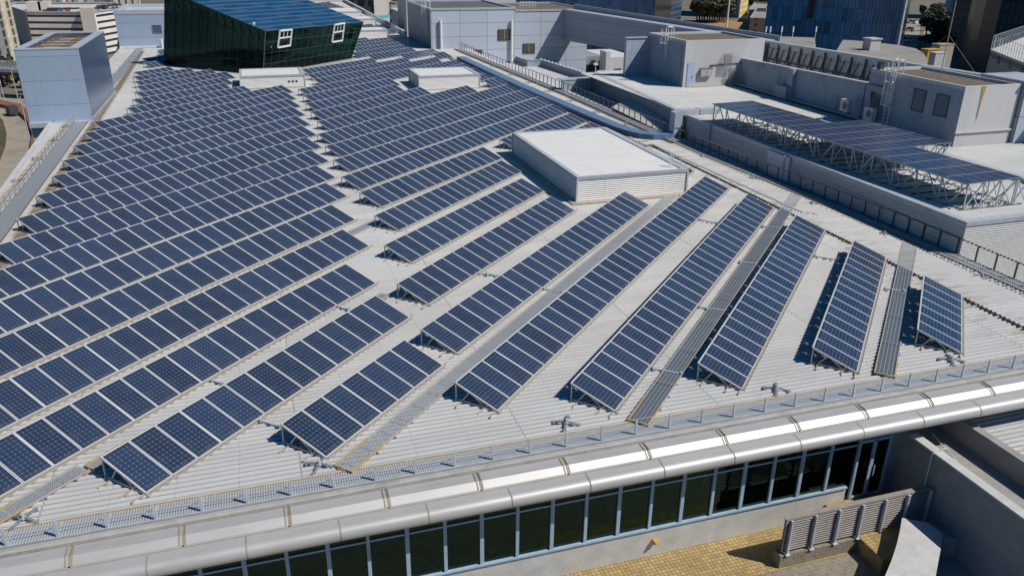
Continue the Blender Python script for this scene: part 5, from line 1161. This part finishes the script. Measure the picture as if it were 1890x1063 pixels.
# truck, plant machinery, lamp posts on the left
tr = thing('box_truck', at(24, 213, ZG+.05), 'small dark box truck driving on the curved road', 'truck', None, .5); tr.scale = (.8, .6, .75)
dk = plain('truck_dark', (.05, .055, .06), .5)
m = MB(); m.box(-1.2, -3.2, .6, 1.2, 1.6, 3.1); m.build('box_body', dk, tr); m = MB(); m.prism([(-1.1, 1.65), (1.1, 1.65), (1.1, 3.4), (-1.1, 3.4)], .6, [2.5, 2.5, 2.0, 2.0]); m.build('cab', cols[2], tr)
for x_ in (-1.0, 1.0):
    for y_ in (-2.2, 2.4): m = MB(); m.tube([(x_-.12, y_, .45), (x_+.12, y_, .45)], .45, 10); m.build('wheel', MT['tyre'], tr)
yl = plain('machine_yellow', (.55, .28, .02), .5)
ex = thing('yellow_excavator', at(27, 152, ZG), 'yellow excavator standing below the footbridge', 'excavator', None, .6)
m = MB(); m.box(-1.6, -2, .9, 1.6, 2, 2.6); m.build('body', yl, ex); m = MB(); m.box(-1.5, -.2, 2.6, .1, 1.8, 4.1); m.build('cab', yl, ex); m = MB(); m.bar((.8, 1.5, 2), (.9, 4.2, 5), .5); m.bar((.9, 4.2, 5), (.9, 6.5, 2.4), .4); m.build('arm', yl, ex); m = MB(); m.box(-1.7, -2.3, 0, -.9, 2.3, .9); m.box(.9, -2.3, 0, 1.7, 2.3, .9); m.build('track', MT['tyre'], ex)
for i, (px, py, w_, mt) in enumerate([(44, 147, 3, 'conc_pale'), (52, 152, 2.4, 'white_flat'), (60, 148, 3, 'rust_or')]):
    p = at(px, py, ZG); m = MB(); m.prism([(p.x-w_, p.y-1.5), (p.x+w_, p.y-1.5), (p.x+w_, p.y+1.5), (p.x-w_, p.y+1.5)], ZG, [ZG+2.2, ZG+2.2, ZG+2.6, ZG+2.6]); m.bar((p.x-w_, p.y-1.55, ZG+2.2), (p.x+w_, p.y-1.55, ZG+2.2), .2, .2)
    tag(m.build('site_cabin', MT[mt], None, p), 'low site cabin below the footbridge pier, %s from the left' % ORD[i+1], 'cabin', 'site cabins')
for i, (px, py) in enumerate([(56, 262), (36, 196), (8, 185), (53, 215)]):
    p = at(px, py, ZG); m = MB(); m.tube([p, p+Vector((0, 0, 9.5)), p+Vector((.5, 0, 10)), p+Vector((1.8, 0, 10.1))], [.12, .08, .06, .05], 6); m.box(p.x+1.5, p.y-.15, p.z+10.0, p.x+2.3, p.y+.15, p.z+10.15)
    tag(m.build('street_lamp', MT['gal'], None, p), 'slim street lamp beside the curved road, %s' % ['nearest the roof edge', 'by the flower bed behind the truck', 'at the far left', 'on the outer road'][i], 'street lamp', 'street lamps along the curved road')
# buildings over the far end of the main roof
fac('beige_office_block', 'beige office block with dark square windows above the far end of the roof', 'building', [xy(585, 300), xy(686, 281), xy(690, 300), xy(590, 325)], ZG, 40, [MT['fa_beige']])
fac('grey_apartment_block', 'grey window banded block left of the beige office block at the top edge', 'building', [xy(500, 330), xy(566, 325), xy(570, 345), xy(500, 350)], ZG, 40, [MT['fa_grey']])
fac('cyan_striped_block', 'pale slab building with bright cyan horizontal stripes', 'building', [xy(686, 280), xy(692, 268), xy(716, 270), xy(722, 290)], ZG, 40, [MT['fa_dark'], MT['fa_cyan'], MT['fa_cyan'], MT['fa_cyan']])
fac('balcony_block', 'white apartment block with stacked balconies, right of the cyan striped slab', 'building', [xy(715, 284), xy(760, 276), xy(790, 290), xy(715, 300)], ZG, ht(715, 4, 284), [MT['fa_balc']], 'conc_pale')
sh = thing('grey_roof_hut', at(735, 42, 0), 'small grey hut with lattice mast on the roof behind the plant block', 'hut')
a, b_ = at(727, 38, 0), at(750, 42, 0); m = MB(); m.box(a.x, b_.y, -3, b_.x+3, b_.y+9, 2.2); part(m, 'wall', MT['clad_dark'], sh); m = MB(); m.box(a.x-.2, b_.y-.2, 2.2, b_.x+3.2, b_.y+9.2, 2.4); part(m, 'roof', MT['conc_pale'], sh)
m = MB(); p = Vector((a.x+5, b_.y+4, 2.4))
for dx, dy in ((-1, -1), (1, -1), (1, 1), (-1, 1)): m.bar(p+Vector((dx, dy, 0)), p+Vector((dx*.6, dy*.6, 4)), .12)
for k in range(5):
    for dx, dy, ex_, ey in ((-1, -1, 1, -1), (1, -1, 1, 1)): m.bar(p+Vector((dx, dy, k*.8)), p+Vector((ex_*.8, ey*.8, k*.8+.8)), .08)
part(m, 'mast', MT['dark_steel'], sh)
e_ = thing('far_parapet', (27.5, 190, 0), 'pale parapet with a fine handrail at the far roof edge, left of the plant block', 'parapet')
m = MB(); m.box(27.0, 152, .0, 27.5, 250, .8); part(m, 'wall', MT['conc_pale'], e_)
railing('x', [(26.4, 152, .05), (26.4, 200, .05)], 1.3, '', 1.6, 'gal', 'gal', True, None, e_)
m = MB(); m.box(27.5, 151, -24, 44, 178, -2.4); tag(m.build('rear_annex', MT['conc_pale'], None, (40, 200, -24)), 'pale lower annex roof behind the plant block', 'building')
fac('end_screen', 'pale grey wall closing the far end of the main roof', 'building', [(-20, 250), (27, 250), (27, 256), (-20, 256)], ZG, 2, [MT['conc_pale']])
# blue glass office behind the plant block
fac('blue_glass_office', 'dark blue glass office tower behind the plant block, top centre right', 'tower block', [xy(905, 305), xy(1207, 262), xy(1256, 300), xy(1000, 350)], ZG, 60, [MT['fa_blue'], MT['fa_blue3'], MT['fa_blue'], MT['fa_blue']])
# far middle right
fac('school_building', 'low white building with banded windows beyond the sports field', 'building', [xy(1259, 600), xy(1330, 580), xy(1335, 610), xy(1262, 630)], ZG, ht(1300, 8, 590), [MT['fa_balc']], 'conc_pale')
fac('white_hall', 'low pale hall behind the trees of the sports field', 'building', [xy(1262, 520), xy(1345, 505), xy(1350, 530), xy(1265, 545)], ZG, ht(1300, 28, 515), [MT['fa_stripe2']], 'conc_pale')
fac('grey_slab_block', 'grey slab block with small windows next to the yellow banded block', 'tower block', [xy(1337, 470), xy(1362, 452), xy(1366, 475), xy(1340, 490)], ZG, 60, [MT['fa_grey']])
fac('yellow_banded_block', 'apartment block with yellow and white bands, left of the large blue glass tower', 'tower block', [xy(1363, 454), xy(1377, 474), xy(1372, 490), xy(1363, 480)], ZG, 60, [MT['fa_yellow']])
for i, (a, b_, c_, d) in enumerate([(1380, 1412, 42, 12), (1384, 1416, 60, 30)]):
    Y0_ = at(a, c_, ZG).y; fac('long_shed', 'long low grey roofed shed left of the blue glass tower, %s' % ['farther one', 'nearer one'][i], 'shed', [xy(a, Y0_), xy(b_, Y0_-6), xy(b_+4, Y0_+55), xy(a+10, Y0_+60)], ZG, ZG+7, [MT['fa_grey']], 'weathered', 'sheds')
p = at(1340, 60, ZG); m = MB(); m.tube([p, p+Vector((0, 0, 24))], [.5, .3], 8)
for zz in (20, 22, 24): m.box(p.x-2.4, p.y-.4, p.z+zz, p.x+2.4, p.y+.4, p.z+zz+.8)
tag(m.build('floodlight_mast', MT['rail_white'], None, p), 'tall white floodlight mast at the edge of the brown sports field', 'mast')
# large blue glass tower
fac('blue_glass_tower', 'large blue reflective glass tower with one dark vertical slot, right of the field', 'tower block', [xy(1413, 212), xy(1664, 190), xy(1674, 215), xy(1440, 260)], ZG, 70, [MT['fa_blue2'], MT['fa_blue3'], MT['fa_blue2'], MT['fa_blue2']])
A_ = Vector((*xy(1413, 212), 0)); B_ = Vector((*xy(1664, 190), 0)); nrm = (B_-A_).cross(Vector((0, 0, 1))).normalized()
tgl = [o_ for o_ in C.objects if o_.name.startswith('blue_glass_tower')][0]
m = MB(); p, q = lerp(A_, B_, .31)+nrm*.15, lerp(A_, B_, .36)+nrm*.15; z_ = ht(1495, 37, (A_.y+B_.y)/2)
m.face([(p.x, p.y, z_), (q.x, q.y, z_), (q.x, q.y, 40), (p.x, p.y, 40)]); part(m, 'slot', MT['black'], tgl)
n = 40
for k in range(n+1): m = MB(); p = lerp(A_, B_, k/n)+nrm*.2; m.bar(Vector((p.x, p.y, ZG)), Vector((p.x, p.y, 60)), .09); part(m, 'fin', MT['fin'] if 'fin' in MT else MT.setdefault('fin', plain('dark_blue_fin', (.03, .07, .12), .3)), tgl)
p = Vector((*xy(1664, 190), ZG)); m = MB(); m.box(p.x-.2, p.y-.5, ZG, p.x+.3, p.y, 60); part(m, 'corner_trim', MT['alu'], tgl)
# right: brown tower, dark banded tower, balcony building
fac('brown_tower', 'brown brick tower with small windows in the shaded street, top right', 'tower block', [xy(1752, 300), xy(1802, 285), xy(1830, 320), xy(1770, 330)], ZG, 70, [MT['fa_brown']])
fac('blue_edge_tower', 'narrow blue glass tower just left of the brown tower', 'tower block', [xy(1738, 420), xy(1757, 415), xy(1765, 440), xy(1742, 440)], ZG, 70, [MT['fa_blue']])
pts = [xy(1786, 252), xy(1796, 236), xy(1812, 226), xy(1840, 217), xy(1960, 196), xy(1990, 260), xy(1820, 290)]
fac('dark_banded_tower', 'dark glass tower with curved corner and horizontal bands at the top right corner', 'tower block', pts, ZG, 70, [MT['fa_dark']])
bb = thing('balcony_building', onY(1850, 130, 118), 'pale concrete building with a railed terrace at the right edge', 'building')
P = [onY(1828, 95, 118), onY(1895, 135, 100), onY(1960, 128, 112), onY(1885, 85, 134)]
zt_ = P[0].z; P = [(q.x, q.y) for q in P]
m = MB(); m.prism(P, ZG, zt_-.1); part(m, 'wall', MT['fa_grey'], bb)
m = MB(); m.prism([(lerp(Vector((*P[0], 0)), Vector((*q, 0)), 1.02)).to_tuple()[:2] for q in P], zt_-.9, zt_+.3); part(m, 'slab', MT['conc_pale'], bb)
railing('x', [(P[1][0], P[1][1], zt_+.3), (P[0][0], P[0][1], zt_+.3), (P[3][0], P[3][1], zt_+.3)], 2.4, '', 1.4, 'gal', 'gal', True, None, bb)
# weathered concrete roofs beyond the screen wall
wr = thing('weathered_roof', at(1640, 95, -3), 'long streaked concrete roof slab with a rounded right end behind the screen wall', 'roof')
P = [at(x, y, -3) for x, y in [(1540, 100), (1556, 74), (1600, 77), (1660, 84), (1690, 90), (1704, 98), (1712, 110), (1710, 130), (1600, 125)]]; P = [tuple(p.xy) for p in P]; P.reverse()
m = MB(); m.prism(P, ZG, -3); part(m, 'slab', MT['weathered'], wr); m = MB(); p = at(1606, 93, -3); m.box(p.x-1, p.y-1, -3, p.x+1.4, p.y+1.2, -.9); m.box(p.x-1.2, p.y-1.2, -.9, p.x+1.6, p.y+1.4, -.7); part(m, 'roof_hut', MT['conc_pale'], wr)
wr2 = thing('weathered_roof', at(1455, 78, -3), 'small pale concrete roof in front of the blue glass tower, with a few thin antennas', 'roof')
P = [at(x, y, -3) for x, y in [(1395, 84), (1410, 67), (1504, 70), (1506, 90), (1400, 90)]]; P = [tuple(p.xy) for p in P]; P.reverse(); m = MB(); m.prism(P, ZG, -3); part(m, 'slab', MT['weathered'], wr2)
for px in (1412, 1420, 1441, 1462, 1504): p = at(px, 72, -3); m = MB(); m.tube([p, p+Vector((0, 0, 2.0))], .06, 5); m.box(p.x-.12, p.y-.1, p.z+1.4, p.x+.12, p.y+.1, p.z+2.6); part(m, 'antenna', MT['rail_white'], wr2)
# construction yard in the shaded street
for i, (px, py, s) in enumerate([(1716, 104, 1.2), (1730, 108, 1.0), (1738, 96, 1.4)]):
    p = at(px, py, -14); m = MB(); m.box(p.x-2*s, p.y-1.2*s, p.z-10, p.x+2*s, p.y+1.2*s, p.z+1.6*s); m.box(p.x-2.1*s, p.y-1.3*s, p.z+1.6*s, p.x+2.1*s, p.y+1.3*s, p.z+1.75*s)
    tag(m.build('yard_container', [MT['yellow'], MT['conc_pale'], MT['rail_beige']][i], None, p), 'stacked yard container in the street beyond the screen wall, %s from the left' % ORD[i+1], 'container', 'yard containers')
# traffic in the shaded street
for i, (px, py) in enumerate([(1682, 44), (1678, 58), (1714, 50), (1672, 78), (1712, 72)]):
    p = at(px, py, ZG+.1); car(tuple(p), .35, cols[[1, 0, 2, 1, 0][i]], '%s car driving in the shaded street between the towers, %s from the top' % (['white', 'silver', 'dark', 'white', 'silver'][i], ORD[i+1]), 1.5, 'moving_car', 'cars in the shaded street')
# more of the city farther out
rnd = random.Random(3)
for i in range(46):
    x_ = -420+i*38+rnd.uniform(-10, 10); y_ = 640+rnd.uniform(0, 260)
    if 200 < x_ < 330: continue
    w_, d_, h_ = rnd.uniform(18, 34), rnd.uniform(14, 24), rnd.uniform(18, 34)
    q = (Vector((x_+w_/2, y_, ZG+h_))-Vector((0, 0, H))); 
    fac('distant_block', 'distant pale apartment block on the far city line', 'tower block', [(x_, y_), (x_+w_, y_-4), (x_+w_+3, y_+d_), (x_+2, y_+d_)], ZG, ZG+h_, [MT[rnd.choice(['fa_stripe2', 'fa_grey', 'fa_stripe', 'fa_beige'])]], group='distant apartment blocks')

ax = thing('rear_annex_block', (56, 150, -24), 'small blue grey annex with dark window bands, seen through the opening under the beam', 'building')
z_ = ht(1083, 105, 150); a, b_ = xy(1060, 150), xy(1122, 150); m = MB(); m.box(a[0], 150, -24, b_[0], 170, z_); part(m, 'wall', MT['conc_blue_shade2'], ax)
f0 = onY(1064, 133, 149.97); f1 = onY(1114, 119, 149.97); m = MB(); m.box(f0.x, 149.95, f0.z, f1.x, 150, f1.z); part(m, 'window', MT['black'], ax)
a, b_ = onY(1117, 137, 146), onY(1127, 96, 146); m = MB(); m.box(a.x, 146, -24, b_.x, 149, b_.z); a = onY(1148, 140, 147); c_ = onY(1148, 106, 147); m.box(b_.x, 147, -24, a.x+3, 160, c_.z); part(m, 'pier', MT['conc_white'], ax)
f0 = onY(1133, 138, 146.97); f1 = onY(1147, 127, 146.97); m = MB(); m.box(f0.x, 146.94, f0.z, f1.x, 147, f1.z); part(m, 'window', MT['black'], ax)
p = onY(1099, 131, 140); m = MB(); m.tube([(p.x, 140, p.z-3), (p.x, 140, p.z+1)], .08, 6); m.box(p.x-.35, 139.7, p.z+1, p.x+.35, 140.3, p.z+1.3); tag(m.build('site_lamp', MT['rail_white'], None, (p.x, 140, p.z-3)), 'small white lamp post seen under the long beam', 'lamp')
MT['dry_grass'] = plain('dry_grass', (.42, .32, .1), .95, var=.3, scale=.2, dirt=(.08, .09, .04), dirt_amt=.8, dirt_scale=.12)
sheet('field', [(1060, 85), (1150, 88), (1150, 112), (1060, 108)], ZG+.03, MT['dry_grass'])
